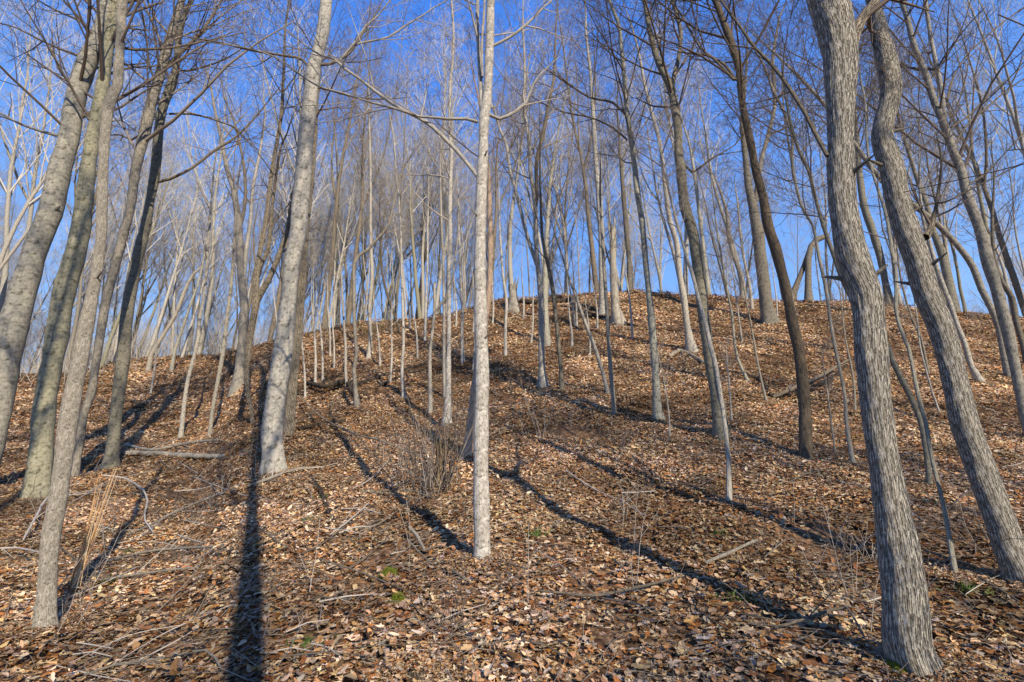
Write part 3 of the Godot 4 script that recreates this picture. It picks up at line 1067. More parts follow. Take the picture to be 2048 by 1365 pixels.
	tree("oak_tree", "second furrowed oak with an S-bent trunk, leaning in from the right edge", "oak", [2056, 1178, 92, 2022, 1103, 72, 1984, 1000, 65, 1955, 916, 65, 1935, 860, 63, 1918, 791, 58, 1902, 723, 56, 1882, 654, 53, 1854, 586, 54, 1834, 517, 55, 1815, 467, 56, 1798, 410, 51, 1784, 342, 50, 1769, 291, 45, 1765, 267, 45, 1770, 239, 45, 1779, 205, 46, 1782, 171, 48, 1777, 137, 46, 1770, 103, 42, 1762, 68, 36, 1755, 34, 30, 1745, 0, 26], {"rough": 2.0, "sides": 56, "step": 0.035, "flare": 0.2, "tile": 0.34, "n": 10, "from": 0.72, "limbs": [[1850, 475, 22, 1860, 462, 16, 1864, 450, 13, 1868, 440, 10], [1752, 60, 12, 1742, 52, 12, 1745, 68, 9, 1746, 88, 4], [1805, 440, 5, 1850, 410, 5, 1890, 405, 5, 1930, 385, 4, 1990, 355, 4, 2048, 325, 3]], "limb_kids": [4, 3]})
	tree("beech_tree", "tall grey trunk leaning left across the right part of the sky, forked low", "beech", [2062, 880, 27, 2048, 822, 24, 2042, 791, 24, 2029, 723, 25, 2018, 671, 26, 2005, 620, 27, 1991, 569, 27, 1974, 517, 27, 1964, 470, 26, 1936, 393, 22, 1923, 342, 20, 1909, 308, 19, 1895, 267, 18, 1882, 233, 16, 1865, 192, 15, 1854, 154, 14, 1837, 113, 13, 1827, 86, 12, 1817, 44, 11, 1803, 0, 10], {"n": 20, "from": 0.4, "blen": 4.2, "limbs": [[1889, 250, 12, 1888, 222, 11, 1882, 171, 11, 1871, 120, 10, 1861, 68, 9, 1851, 0, 8], [1905, 300, 5, 1935, 250, 5, 1975, 215, 5, 2015, 180, 4, 2060, 150, 3], [1902, 255, 5, 1940, 230, 5, 1990, 180, 4, 2050, 130, 3], [1895, 200, 5, 1905, 160, 5, 1935, 110, 4, 2000, 50, 4, 2048, 15, 3], [1930, 370, 5, 1962, 355, 5, 2000, 318, 4, 2055, 258, 3]]})

func middle_trees() -> void:
	tree("maple_tree", "grey trunk half hidden directly behind the straight pale centre trunk, foot at its left", "rose", [934, 914, 32, 938, 890, 23, 941, 860, 20, 948, 790, 16, 960, 700, 13, 974, 620, 11, 980, 540, 11, 980, 449, 11, 978, 380, 9, 975, 330, 8], {"n": 6, "from": 0.6, "flare": 0.25})
	tree("birch_tree", "pale straight trunk with spread roots just left of the centre trunk, above the shrub", "pale", [893, 855, 22, 896, 791, 12, 897, 723, 10, 898, 654, 9, 898, 586, 8, 898, 535, 8, 901, 483, 8, 900, 445, 8, 901, 359, 8, 903, 308, 7, 900, 274, 6, 900, 222, 6, 900, 171, 6, 905, 120, 5, 907, 68, 5, 903, 0, 4], {"n": 14, "from": 0.35, "blen": 1.9, "flare": 0.3, "limbs": [[900, 359, 3, 880, 352, 3, 855, 350, 3, 825, 350, 2], [899, 535, 3, 912, 510, 3, 928, 490, 2, 940, 455, 2]]})
	tree("birch_tree", "slighter pale stem rising along the left side of the pale straight trunk near the centre", "grey", [890, 800, 8, 888, 740, 7, 888, 620, 6, 886, 517, 5, 883, 449, 5, 880, 330, 4], {"n": 8, "from": 0.5, "blen": 1.2})
	tree("maple_tree", "pale forked trunk with a wide foot, standing right of the centre trunk on the slope", "grey", [1086, 773, 22, 1084, 740, 13, 1083, 688, 13, 1083, 620, 13, 1081, 586, 12, 1078, 552, 11, 1073, 500, 10, 1071, 449, 10, 1071, 410, 9, 1061, 342, 8, 1057, 274, 7, 1050, 222, 6, 1049, 120, 5, 1046, 60, 4], {"n": 14, "from": 0.42, "flare": 0.3, "limbs": [[1074, 530, 9, 1061, 493, 9, 1050, 455, 8, 1030, 376, 8, 1020, 342, 7, 1013, 291, 7, 999, 257, 6, 992, 233, 5], [1071, 420, 8, 1074, 393, 8, 1073, 325, 8, 1085, 274, 8, 1098, 205, 6, 1108, 154, 6, 1111, 80, 4]]})
	tree("maple_tree", "stout pale trunk seen behind the pale forked trunk, foot higher on the slope", "grey", [1094, 692, 17, 1092, 650, 14, 1090, 600, 13, 1092, 500, 11, 1098, 400, 8], {"n": 8, "from": 0.4})
	tree("maple_tree", "narrow brownish trunk curving left above a dark root, right of the pale forked trunk", "dim", [1124, 783, 12, 1122, 740, 8, 1117, 688, 8, 1112, 637, 9, 1109, 603, 9, 1102, 559, 8, 1093, 517, 7, 1086, 483, 6, 1083, 449, 6, 1080, 342, 4], {"n": 10, "from": 0.4, "blen": 1.6, "flare": 0.3})
	tree("ash_sapling", "slanting thin trunk leaning far to the left above the middle of the slope", "grey", [1216, 790, 9, 1204, 740, 8, 1187, 688, 8, 1170, 644, 7, 1153, 596, 6, 1139, 559, 5, 1126, 517, 4, 1110, 470, 3], {"n": 9, "from": 0.4, "blen": 1.4, "ext": 1.0})
	tree("ash_sapling", "thin straight sapling with its foot in open leaves just left of the wide-rooted grey trunk", "grey", [1230, 832, 9, 1223, 757, 9, 1218, 688, 8, 1214, 620, 8, 1209, 552, 7, 1205, 483, 6, 1203, 449, 5, 1200, 380, 4], {"n": 10, "from": 0.5, "blen": 1.4, "ext": 2.0})
	tree("maple_tree", "straight grey trunk on the brow left of the splintered snag", "beech", [1206, 628, 17, 1204, 552, 13, 1203, 483, 12, 1201, 445, 12, 1196, 376, 11, 1191, 308, 10, 1187, 239, 9, 1185, 205, 8, 1180, 137, 6, 1172, 70, 5], {"n": 14, "from": 0.45})
	var snag := tree("splintered_snag", "broken-off dead snag with a splintered pale top and wide roots near the brow", "dead", [1238, 650, 30, 1232, 620, 19, 1228, 569, 16, 1226, 517, 13, 1226, 484, 14, 1226, 470, 13], {"n": 0, "ext": 0.0, "spikes": 6, "jag": 1.2, "sides": 18, "flare": 0.35, "cat": "dead tree"})
	snag.set_meta("group", "")
	tree("maple_tree", "dark trunk on the skyline just right of the splintered snag", "dim", [1259, 588, 12, 1258, 517, 10, 1252, 449, 10, 1246, 376, 9, 1240, 300, 6], {"n": 12, "from": 0.45})
	tree("maple_tree", "grey trunk with wide spreading roots in the middle of the slope, right of centre", "beech", [1318, 843, 24, 1315, 820, 18, 1312, 757, 16, 1307, 688, 15, 1303, 637, 15, 1297, 579, 12, 1291, 517, 12, 1285, 449, 12, 1274, 376, 12, 1269, 325, 11, 1262, 274, 11, 1256, 239, 10, 1252, 188, 10, 1249, 154, 9, 1242, 86, 8, 1238, 51, 7, 1225, 17, 6], {"n": 16, "from": 0.45, "flare": 0.55, "blen": 3.0, "limbs": [[1252, 230, 5, 1225, 205, 5, 1180, 195, 4, 1140, 170, 4, 1110, 150, 3], [1254, 280, 4, 1225, 255, 4, 1180, 235, 3, 1130, 225, 3]]})
	tree("ash_tree", "pale trunk left of the dark forked trunk, its roots gripping a fallen limb", "grey", [1384, 704, 24, 1375, 654, 13, 1369, 603, 14, 1360, 552, 12, 1353, 483, 12, 1341, 445, 11, 1331, 376, 9, 1321, 291, 8, 1307, 239, 7, 1290, 171, 6, 1281, 120, 5, 1273, 86, 4], {"n": 14, "from": 0.42, "flare": 0.35})
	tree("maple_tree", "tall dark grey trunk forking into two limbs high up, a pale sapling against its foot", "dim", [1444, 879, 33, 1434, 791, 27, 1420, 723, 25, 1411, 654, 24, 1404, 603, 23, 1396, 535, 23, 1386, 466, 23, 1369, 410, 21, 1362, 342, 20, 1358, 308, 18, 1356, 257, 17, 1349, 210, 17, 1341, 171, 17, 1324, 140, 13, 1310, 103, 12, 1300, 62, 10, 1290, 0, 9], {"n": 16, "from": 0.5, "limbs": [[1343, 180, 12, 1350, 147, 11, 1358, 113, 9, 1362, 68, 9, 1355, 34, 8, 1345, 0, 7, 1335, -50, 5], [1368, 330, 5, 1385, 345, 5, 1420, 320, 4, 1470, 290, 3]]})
	tree("ash_sapling", "pale sapling leaning against the foot of the dark forked trunk and crossing it", "grey", [1459, 1013, 14, 1457, 916, 11, 1449, 843, 10, 1439, 774, 10, 1430, 723, 10, 1422, 695, 11, 1413, 654, 9, 1399, 603, 9, 1386, 552, 8, 1372, 510, 7, 1358, 459, 6, 1340, 390, 5, 1320, 300, 4], {"n": 12, "from": 0.5, "lean": 0.35, "blen": 1.6})
	tree("maple_tree", "light grey trunk with its foot on the skyline behind the dark forked trunk", "grey", [1418, 592, 12, 1412, 540, 10, 1405, 480, 9, 1398, 420, 8, 1390, 350, 7], {"d": 32.0, "n": 10})

func right_trees() -> void:
	tree("ironwood_tree", "dark brown smooth leaning trunk in front of the broken leaning branch, right of centre", "dark", [1612, 920, 30, 1610, 825, 25, 1605, 757, 24, 1599, 706, 23, 1587, 654, 23, 1577, 603, 21, 1564, 545, 21, 1550, 493, 22, 1536, 449, 21, 1526, 393, 18, 1512, 342, 17, 1499, 274, 16, 1485, 205, 15, 1478, 137, 16, 1464, 89, 16, 1447, 44, 13, 1430, 0, 12], {"n": 18, "from": 0.5, "flare": 0.12, "limbs": [[1470, 160, 6, 1450, 130, 6, 1405, 100, 5, 1375, 50, 5, 1360, 25, 4], [1468, 160, 6, 1440, 130, 5, 1420, 112, 5, 1390, 108, 4, 1365, 105, 3]]})
	tree("beech_tree", "thick grey trunk with a fluted spreading foot on the brow behind the dark brown trunk", "dim", [1540, 646, 36, 1533, 613, 27, 1528, 569, 26, 1522, 517, 25, 1516, 466, 25, 1509, 428, 20, 1497, 370, 15, 1493, 330, 13, 1485, 260, 10], {"n": 12, "from": 0.5, "flare": 0.4, "limbs": [[1508, 420, 12, 1516, 370, 12, 1522, 325, 11, 1540, 257, 10, 1550, 205, 9, 1546, 120, 7, 1556, 50, 5]]})
	tree("maple_tree", "bent pale trunk on the skyline, left half of a V beside the thick fluted trunk", "grey", [1486, 592, 15, 1485, 562, 12, 1475, 531, 10, 1464, 500, 10, 1457, 466, 10, 1455, 430, 8, 1440, 380, 6], {"n": 10, "from": 0.4, "ext": 1.5})
	tree("maple_tree", "thin trunk on the brow between the V-shaped pair and the thick pale trunk", "grey", [1505, 620, 9, 1499, 569, 7, 1488, 517, 6, 1481, 466, 5, 1475, 400, 4], {"n": 10, "from": 0.35, "ext": 2.0})
	tree("broken_tree", "arched broken-topped trunk bending to the right on the skyline", "dim", [1617, 598, 18, 1617, 555, 15, 1617, 517, 15, 1622, 494, 14, 1633, 480, 14, 1652, 472, 13], {"n": 2, "from": 0.6, "ext": 0.0, "jag": 0.3, "cat": "dead tree", "blen": 1.6})
	tree("broken_tree", "leaning rough dead trunk propped against the arched broken trunk on the skyline", "rough", [1584, 598, 15, 1592, 575, 14, 1601, 552, 12, 1610, 528, 11, 1617, 505, 9], {"n": 0, "ext": 0.0, "jag": 0.2, "cat": "dead tree"})
	tree("ash_sapling", "wavy pale sapling left of the thick forked oak, foot in sunlit leaves", "grey", [1708, 934, 12, 1695, 860, 10, 1690, 791, 8, 1680, 740, 8, 1666, 671, 8, 1658, 620, 8, 1651, 569, 9, 1639, 517, 8, 1630, 466, 7, 1625, 449, 6, 1603, 410, 7, 1587, 342, 7, 1584, 274, 6, 1567, 222, 6, 1550, 188, 6, 1533, 144, 5, 1520, 116, 4], {"n": 16, "from": 0.45, "blen": 1.8, "lean": 0.1, "limbs": [[1588, 360, 5, 1580, 300, 5, 1570, 240, 4, 1565, 170, 3]]})
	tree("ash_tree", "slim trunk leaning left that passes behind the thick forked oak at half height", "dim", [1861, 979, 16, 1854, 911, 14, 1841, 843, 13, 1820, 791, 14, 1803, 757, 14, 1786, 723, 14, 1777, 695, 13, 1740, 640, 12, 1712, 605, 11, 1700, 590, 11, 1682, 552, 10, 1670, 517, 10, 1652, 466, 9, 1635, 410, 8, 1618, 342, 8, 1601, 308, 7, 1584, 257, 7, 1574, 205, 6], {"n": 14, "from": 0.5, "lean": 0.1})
	tree("maple_tree", "grey trunk visible in the gap between the two furrowed oaks", "dim", [1781, 611, 20, 1772, 569, 15, 1762, 517, 16, 1752, 483, 17, 1741, 449, 17, 1728, 410, 16, 1719, 342, 14, 1716, 300, 12, 1708, 200, 9], {"n": 14, "from": 0.45})
	tree("ash_sapling", "slender wavy stem with a dark crooked foot between the two furrowed oaks", "grey", [1914, 1162, 14, 1908, 1130, 14, 1895, 1052, 11, 1885, 1001, 10, 1868, 932, 10, 1861, 898, 10, 1851, 843, 10, 1837, 791, 10, 1827, 740, 9, 1817, 695, 9, 1803, 661, 9, 1793, 620, 9, 1793, 552, 9, 1786, 510, 9, 1779, 466, 8, 1770, 420, 7, 1745, 342, 6, 1735, 291, 6, 1731, 205, 5, 1721, 154, 4], {"n": 14, "from": 0.45, "blen": 1.5, "lean": 0.25})
	tree("maple_tree", "long straight trunk leaning far left behind both furrowed oaks, foot at the right", "beech", [2020, 758, 26, 2008, 706, 17, 1998, 654, 16, 1981, 613, 16, 1964, 579, 16, 1947, 535, 16, 1926, 504, 15, 1902, 476, 14, 1875, 449, 13, 1820, 404, 12, 1765, 362, 12, 1711, 290, 10, 1649, 209, 9, 1601, 157, 7, 1567, 123, 5], {"n": 14, "from": 0.55, "flare": 0.3})
	tree("maple_tree", "grey trunk with a fluted foot just behind the S-bent oak", "beech", [1960, 766, 22, 1943, 733, 14, 1930, 688, 13, 1916, 654, 13, 1899, 603, 12, 1892, 586, 12, 1872, 530, 11, 1850, 450, 9], {"n": 8, "from": 0.5, "flare": 0.35})
	tree("maple_tree", "dark crooked trunk on the skyline right of the S-bent oak", "dim", [1906, 615, 24, 1895, 552, 20, 1882, 500, 18, 1868, 466, 14, 1854, 410, 12, 1834, 356, 10, 1810, 280, 8], {"n": 12, "from": 0.4})
	tree("maple_tree", "bent trunk at the right edge beyond the tall leaning grey trunk", "dim", [2056, 730, 16, 2046, 688, 14, 2032, 637, 14, 2025, 596, 14, 2005, 565, 12, 1990, 520, 10, 1985, 440, 8], {"n": 12, "from": 0.4})

func saplings() -> void:
	var small := {"n": 9, "from": 0.45, "blen": 1.2}
	tree("sapling", "slim pale sapling left of the horizontal log, leaning right, foot by the pale branches", "grey", [361, 879, 12, 368, 808, 10, 376, 757, 9, 387, 716, 9, 397, 671, 9, 399, 634, 8, 404, 610, 8, 412, 552, 7, 416, 483, 6, 419, 449, 6, 428, 330, 4], small)
	tree("sapling", "slim pale sapling above the horizontal log, second from the smooth pale trunk", "grey", [419, 875, 10, 424, 825, 9, 433, 774, 9, 441, 733, 10, 448, 688, 10, 453, 641, 9, 460, 586, 9, 465, 535, 8, 470, 449, 6, 474, 380, 5], small)
	tree("leaning_tree", "pale dead trunk leaning steeply right beyond the leafy path", "dead", [302, 710, 10, 328, 668, 9, 352, 627, 9, 369, 582, 8, 387, 548, 7, 407, 531, 4], {"d": 33.0, "n": 0, "ext": 0.0, "cat": "dead tree"})
	tree("leaning_tree", "thinner pale trunk leaning right beside the steep dead trunk beyond the path", "grey", [349, 704, 8, 363, 661, 7, 383, 603, 6, 400, 552, 5, 420, 449, 4], {"d": 33.0, "n": 5, "ext": 2.0})
	tree("sapling", "bent sapling that arches sharply right halfway up, left of the slope's middle", "grey", [714, 817, 13, 710, 771, 9, 708, 740, 9, 713, 706, 8, 710, 671, 8, 708, 620, 8, 708, 569, 7, 708, 528, 8, 718, 511, 8, 736, 499, 8, 753, 480, 7, 766, 466, 6, 777, 449, 5, 787, 410, 5, 799, 359, 4, 811, 328, 4, 825, 308, 3], {"n": 9, "from": 0.55, "blen": 1.3, "ext": 1.0})
	tree("maple_tree", "straight grey trunk right of the sharply bent sapling, foot in brush", "grey", [737, 719, 11, 741, 668, 8, 739, 620, 8, 744, 552, 8, 742, 500, 7, 741, 449, 6, 741, 342, 5, 738, 240, 4], {"n": 12, "from": 0.4})
	tree("sapling", "straight pale sapling midway between the bent sapling and the centre trunk", "pale", [807, 800, 8, 804, 740, 7, 807, 688, 6, 806, 637, 6, 804, 569, 5, 802, 500, 5, 801, 449, 5, 792, 342, 4, 787, 274, 3], small)
	tree("sapling", "sapling curving right behind the pale straight trunk, above the shrub at the stump", "grey", [861, 829, 10, 860, 757, 8, 860, 706, 7, 866, 654, 6, 869, 627, 6, 883, 606, 5, 900, 586, 4, 907, 535, 3, 915, 480, 3], {"n": 8, "from": 0.5, "blen": 1.0, "ext": 0.8})
	tree("broken_stub", "short upright dead stub on the brow above the curving sapling", "dead", [868, 645, 6, 869, 600, 6, 869, 567, 5], {"n": 0, "ext": 0.0, "jag": 0.2, "cat": "dead tree"})
	tree("sapling", "twisted small stem at the dark rotten roots left of the bent sapling", "grey", [694, 783, 7, 691, 740, 6, 691, 688, 6, 688, 654, 5, 684, 580, 4], small)
	tree("sapling", "thin dark stem leaning left on the brow, left of the straight pale sapling", "dark", [801, 670, 6, 790, 634, 5, 773, 586, 5, 763, 535, 4, 761, 483, 4], small)
	tree("sapling", "thin pale pole on the brow, left of the pale straight trunk and its slight neighbour", "pale", [850, 684, 7, 852, 603, 5, 855, 517, 4, 855, 449, 4], small)
	tree("sapling", "pale slim sapling with a knobbed foot between the pale straight trunk and the centre trunk", "pale", [926, 730, 9, 924, 671, 6, 925, 620, 6, 922, 569, 5, 919, 500, 5, 917, 449, 4], small)
	tree("sapling", "slim pale sapling just right of the centre trunk, foot on the sunny upper slope", "pale", [1011, 714, 7, 1011, 654, 6, 1013, 603, 6, 1006, 552, 5, 1001, 483, 4, 999, 449, 4], small)
	tree("sapling", "thin sapling with a dead fallen stem at its foot, right of the dark forked trunk", "grey", [1534, 807, 6, 1522, 757, 5, 1512, 706, 5, 1502, 647, 4, 1495, 613, 4, 1485, 560, 3], small)
	tree("sapling", "bowed sapling whose foot curves right, between the dark forked trunk and the skyline V", "grey", [1497, 766, 9, 1475, 716, 7, 1468, 671, 6, 1464, 627, 6, 1454, 579, 5, 1444, 517, 5, 1435, 466, 4, 1425, 380, 3], small)
	tree("sapling", "very thin stick-like sapling in front of the dark forked trunk's foot on its right", "pale", [1464, 848, 5, 1459, 774, 4, 1454, 716, 3], {"n": 3, "ext": 0.4, "blen": 0.4})
	tree("sapling", "thin bent stick sapling between the dark brown trunk and the wavy pale sapling", "grey", [1672, 913, 5, 1656, 791, 4, 1646, 723, 2], {"n": 3, "ext": 0.3, "blen": 0.4})
	tree("sapling", "thin sapling hugging the left side of the thick forked oak", "grey", [1711, 827, 6, 1707, 757, 5, 1690, 671, 4, 1683, 603, 3], {"n": 5, "blen": 0.8})
	tree("sapling", "thin pale sapling left of the S-bent oak, crossing the slender wavy stem", "pale", [1882, 831, 6, 1865, 784, 5, 1841, 695, 4, 1837, 654, 4, 1828, 590, 3], {"n": 6, "blen": 1.0})
	tree("sapling", "dark thin sapling behind the slender wavy stem, between the furrowed oaks", "dim", [1858, 749, 7, 1841, 671, 6, 1824, 637, 5, 1803, 562, 5, 1795, 500, 4], small)
	tree("sapling", "straight thin sapling on the slope below the skyline V of trunks", "grey", [1485, 687, 5, 1478, 637, 4, 1468, 558, 3], {"n": 5, "blen": 0.8})
	var thin := [[575, 730, 4, 570, 640], [610, 800, 5, 604, 690], [668, 740, 4, 664, 640], [760, 735, 4, 752, 640], [780, 770, 5, 783, 660], [835, 720, 4, 828, 630], [945, 745, 4, 950, 650], [1062, 690, 4, 1066, 600], [555, 690, 4, 548, 600], [1600, 720, 4, 1594, 640], [1180, 720, 4, 1176, 640], [300, 790, 5, 312, 700], [1144, 695, 5, 1140, 640], [1154, 655, 4, 1147, 560], [985, 650, 4, 985, 580], [946, 668, 4, 948, 590], [820, 660, 5, 812, 580], [1047, 640, 4, 1044, 560], [1195, 660, 4, 1190, 590], [1265, 680, 5, 1255, 570], [1150, 655, 4, 1136, 560], [912, 655, 4, 910, 580], [630, 770, 6, 628, 660], [645, 765, 5, 640, 650], [660, 715, 4, 655, 610], [1340, 880, 4, 1333, 790], [1555, 640, 4, 1548, 560], [1720, 660, 4, 1715, 600]]
	thin.sort()
	for k in thin.size():
		var s: Array = thin[k]
		tree("sapling", "pencil-thin bare sapling on the upper slope, %s from the left" % nth(k + 1), "pale", [s[0], s[1], s[2], (s[0] + s[3]) * 0.5 + 2, (s[1] + s[4]) * 0.5, s[2] * 0.9, s[3], s[4], s[2] * 0.6], {"n": 5, "from": 0.5, "blen": 0.8, "kids": [4, 3], "group": "pencil-thin saplings on the upper slope"})

func nth(n: int) -> String:
	if n <= 10:
		return ["first", "second", "third", "fourth", "fifth", "sixth", "seventh", "eighth", "ninth", "tenth"][n - 1]
	var end := "th"
	if n % 100 < 11 or n % 100 > 13:
		end = ["th", "st", "nd", "rd", "th", "th", "th", "th", "th", "th"][n % 10]
	return str(n) + end

func far_wood() -> void:
	var kinds := []
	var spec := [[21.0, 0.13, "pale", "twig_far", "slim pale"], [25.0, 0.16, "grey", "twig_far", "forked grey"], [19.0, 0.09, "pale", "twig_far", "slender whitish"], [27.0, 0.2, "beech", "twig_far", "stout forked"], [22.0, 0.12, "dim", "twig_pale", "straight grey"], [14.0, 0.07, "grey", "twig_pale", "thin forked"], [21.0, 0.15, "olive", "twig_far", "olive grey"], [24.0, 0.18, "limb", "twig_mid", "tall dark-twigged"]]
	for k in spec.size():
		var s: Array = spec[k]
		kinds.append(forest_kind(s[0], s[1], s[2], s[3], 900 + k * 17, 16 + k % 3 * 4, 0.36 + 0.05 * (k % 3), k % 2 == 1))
	var zones := [       # from and to (sideways per metre forward), nearest beyond the brow, depth, how many
		[-1.2, -0.42, 0.8, 46.0, 118], [-0.46, -0.04, 0.6, 28.0, 66], [-0.05, 0.5, 0.8, 28.0, 36], [0.45, 1.2, 0.8, 28.0, 30]]
	rng.seed = 777
	var stands := []
	for z in zones:
		var made := []
		for k in z[4]:
			var ok := false
			var x := 0.0
			var d := 0.0
			for tries in 30:
				var u := rng.randf_range(z[0], z[1])
				var i := int((u + 1.5) / 3.0 * 400.0)
				d = lut_r[i] + z[2] + pow(rng.randf(), 1.5) * z[3]
				x = u * d
				ok = true
				for m in made:
					if Vector2(x, d).distance_to(m) < 1.3:
						ok = false
				if ok:
					break
			made.append(Vector2(x, d))
			stands.append(Vector3(x / d, x, d))
	stands.sort()
	# each is told by the landmark on the slope that it stands to the right of
	var marks := [[-2.0, "left edge"], [ray(190, 740).x, "thin rough-barked tree"], [ray(300, 720).x, "leaning dead trunk"], [ray(420, 711).x, "leafy path"], [ray(590, 668).x, "big smooth trunk"], [ray(720, 650).x, "sharply bent sapling"], [ray(805, 640).x, "straight pale sapling"], [ray(897, 625).x, "pale straight trunk"], [ray(965, 610).x, "centre trunk"], [ray(1083, 595).x, "pale forked trunk"], [ray(1232, 588).x, "splintered snag"], [ray(1404, 590).x, "dark forked trunk"], [ray(1535, 600).x, "thick fluted trunk"], [ray(1735, 608).x, "thick forked oak"], [ray(1870, 620).x, "S-bent oak"], [ray(2010, 635).x, "leaning trunk"]]
	var j := 0
	var n := 0
	for s in stands:
		while j < marks.size() - 1 and s.x > marks[j + 1][0]:
			j += 1
			n = 0
		n += 1
		var k := rng.randi() % kinds.size()
		plant(kinds[k], "bare_tree", "%s tree beyond the brow, %s right of the %s" % [spec[k][4], nth(n), marks[j][1]], "bare trees in the wood beyond the brow", s.y, s.z, rng.randf_range(0.78, 1.12) if absf(s.x) > 0.4 else rng.randf_range(0.85, 1.32), rng.randf() * TAU, rng.randfn(0.0, 0.035))
	for proto in kinds:
		proto.free()
	# trees out of view behind the camera, known by the shadows they throw up the slope and over the near trunks
	rng.seed = 55
	var away := Vector2(0.465, -0.885)
	var casts := [[482.0, 1100.0, 11.0, 0.18, "widest shadow, left of the centre trunk"], [2150.0, 1200.0, 9.0, 0.12, "shadow at the right edge"], [60.0, 1000.0, 13.0, 0.16, "shade over the leftmost trunks"], [1700.0, 900.0, 20.0, 0.15, "twig shade between the oaks"], [1450.0, 900.0, 22.0, 0.13, "twig shade below the dark brown trunk"], [-150.0, 950.0, 16.0, 0.14, "bands of shade on the leftmost trunk"], [2300.0, 900.0, 18.0, 0.16, "shade on the slope at far right"]]
	for c in casts:
		var h := hit(c[0], c[1])
		var proto := forest_kind(21.0, c[3], "beech", "twig", int(c[0]) + 400, 20, 0.42, false, [7, 5, 4], 0.25)
		plant(proto, "bare_tree", "bare tree behind the camera that throws the " + c[4], "", h.x + away.x * c[2], -h.z + away.y * c[2], 1.0, 0.4)
		proto.free()

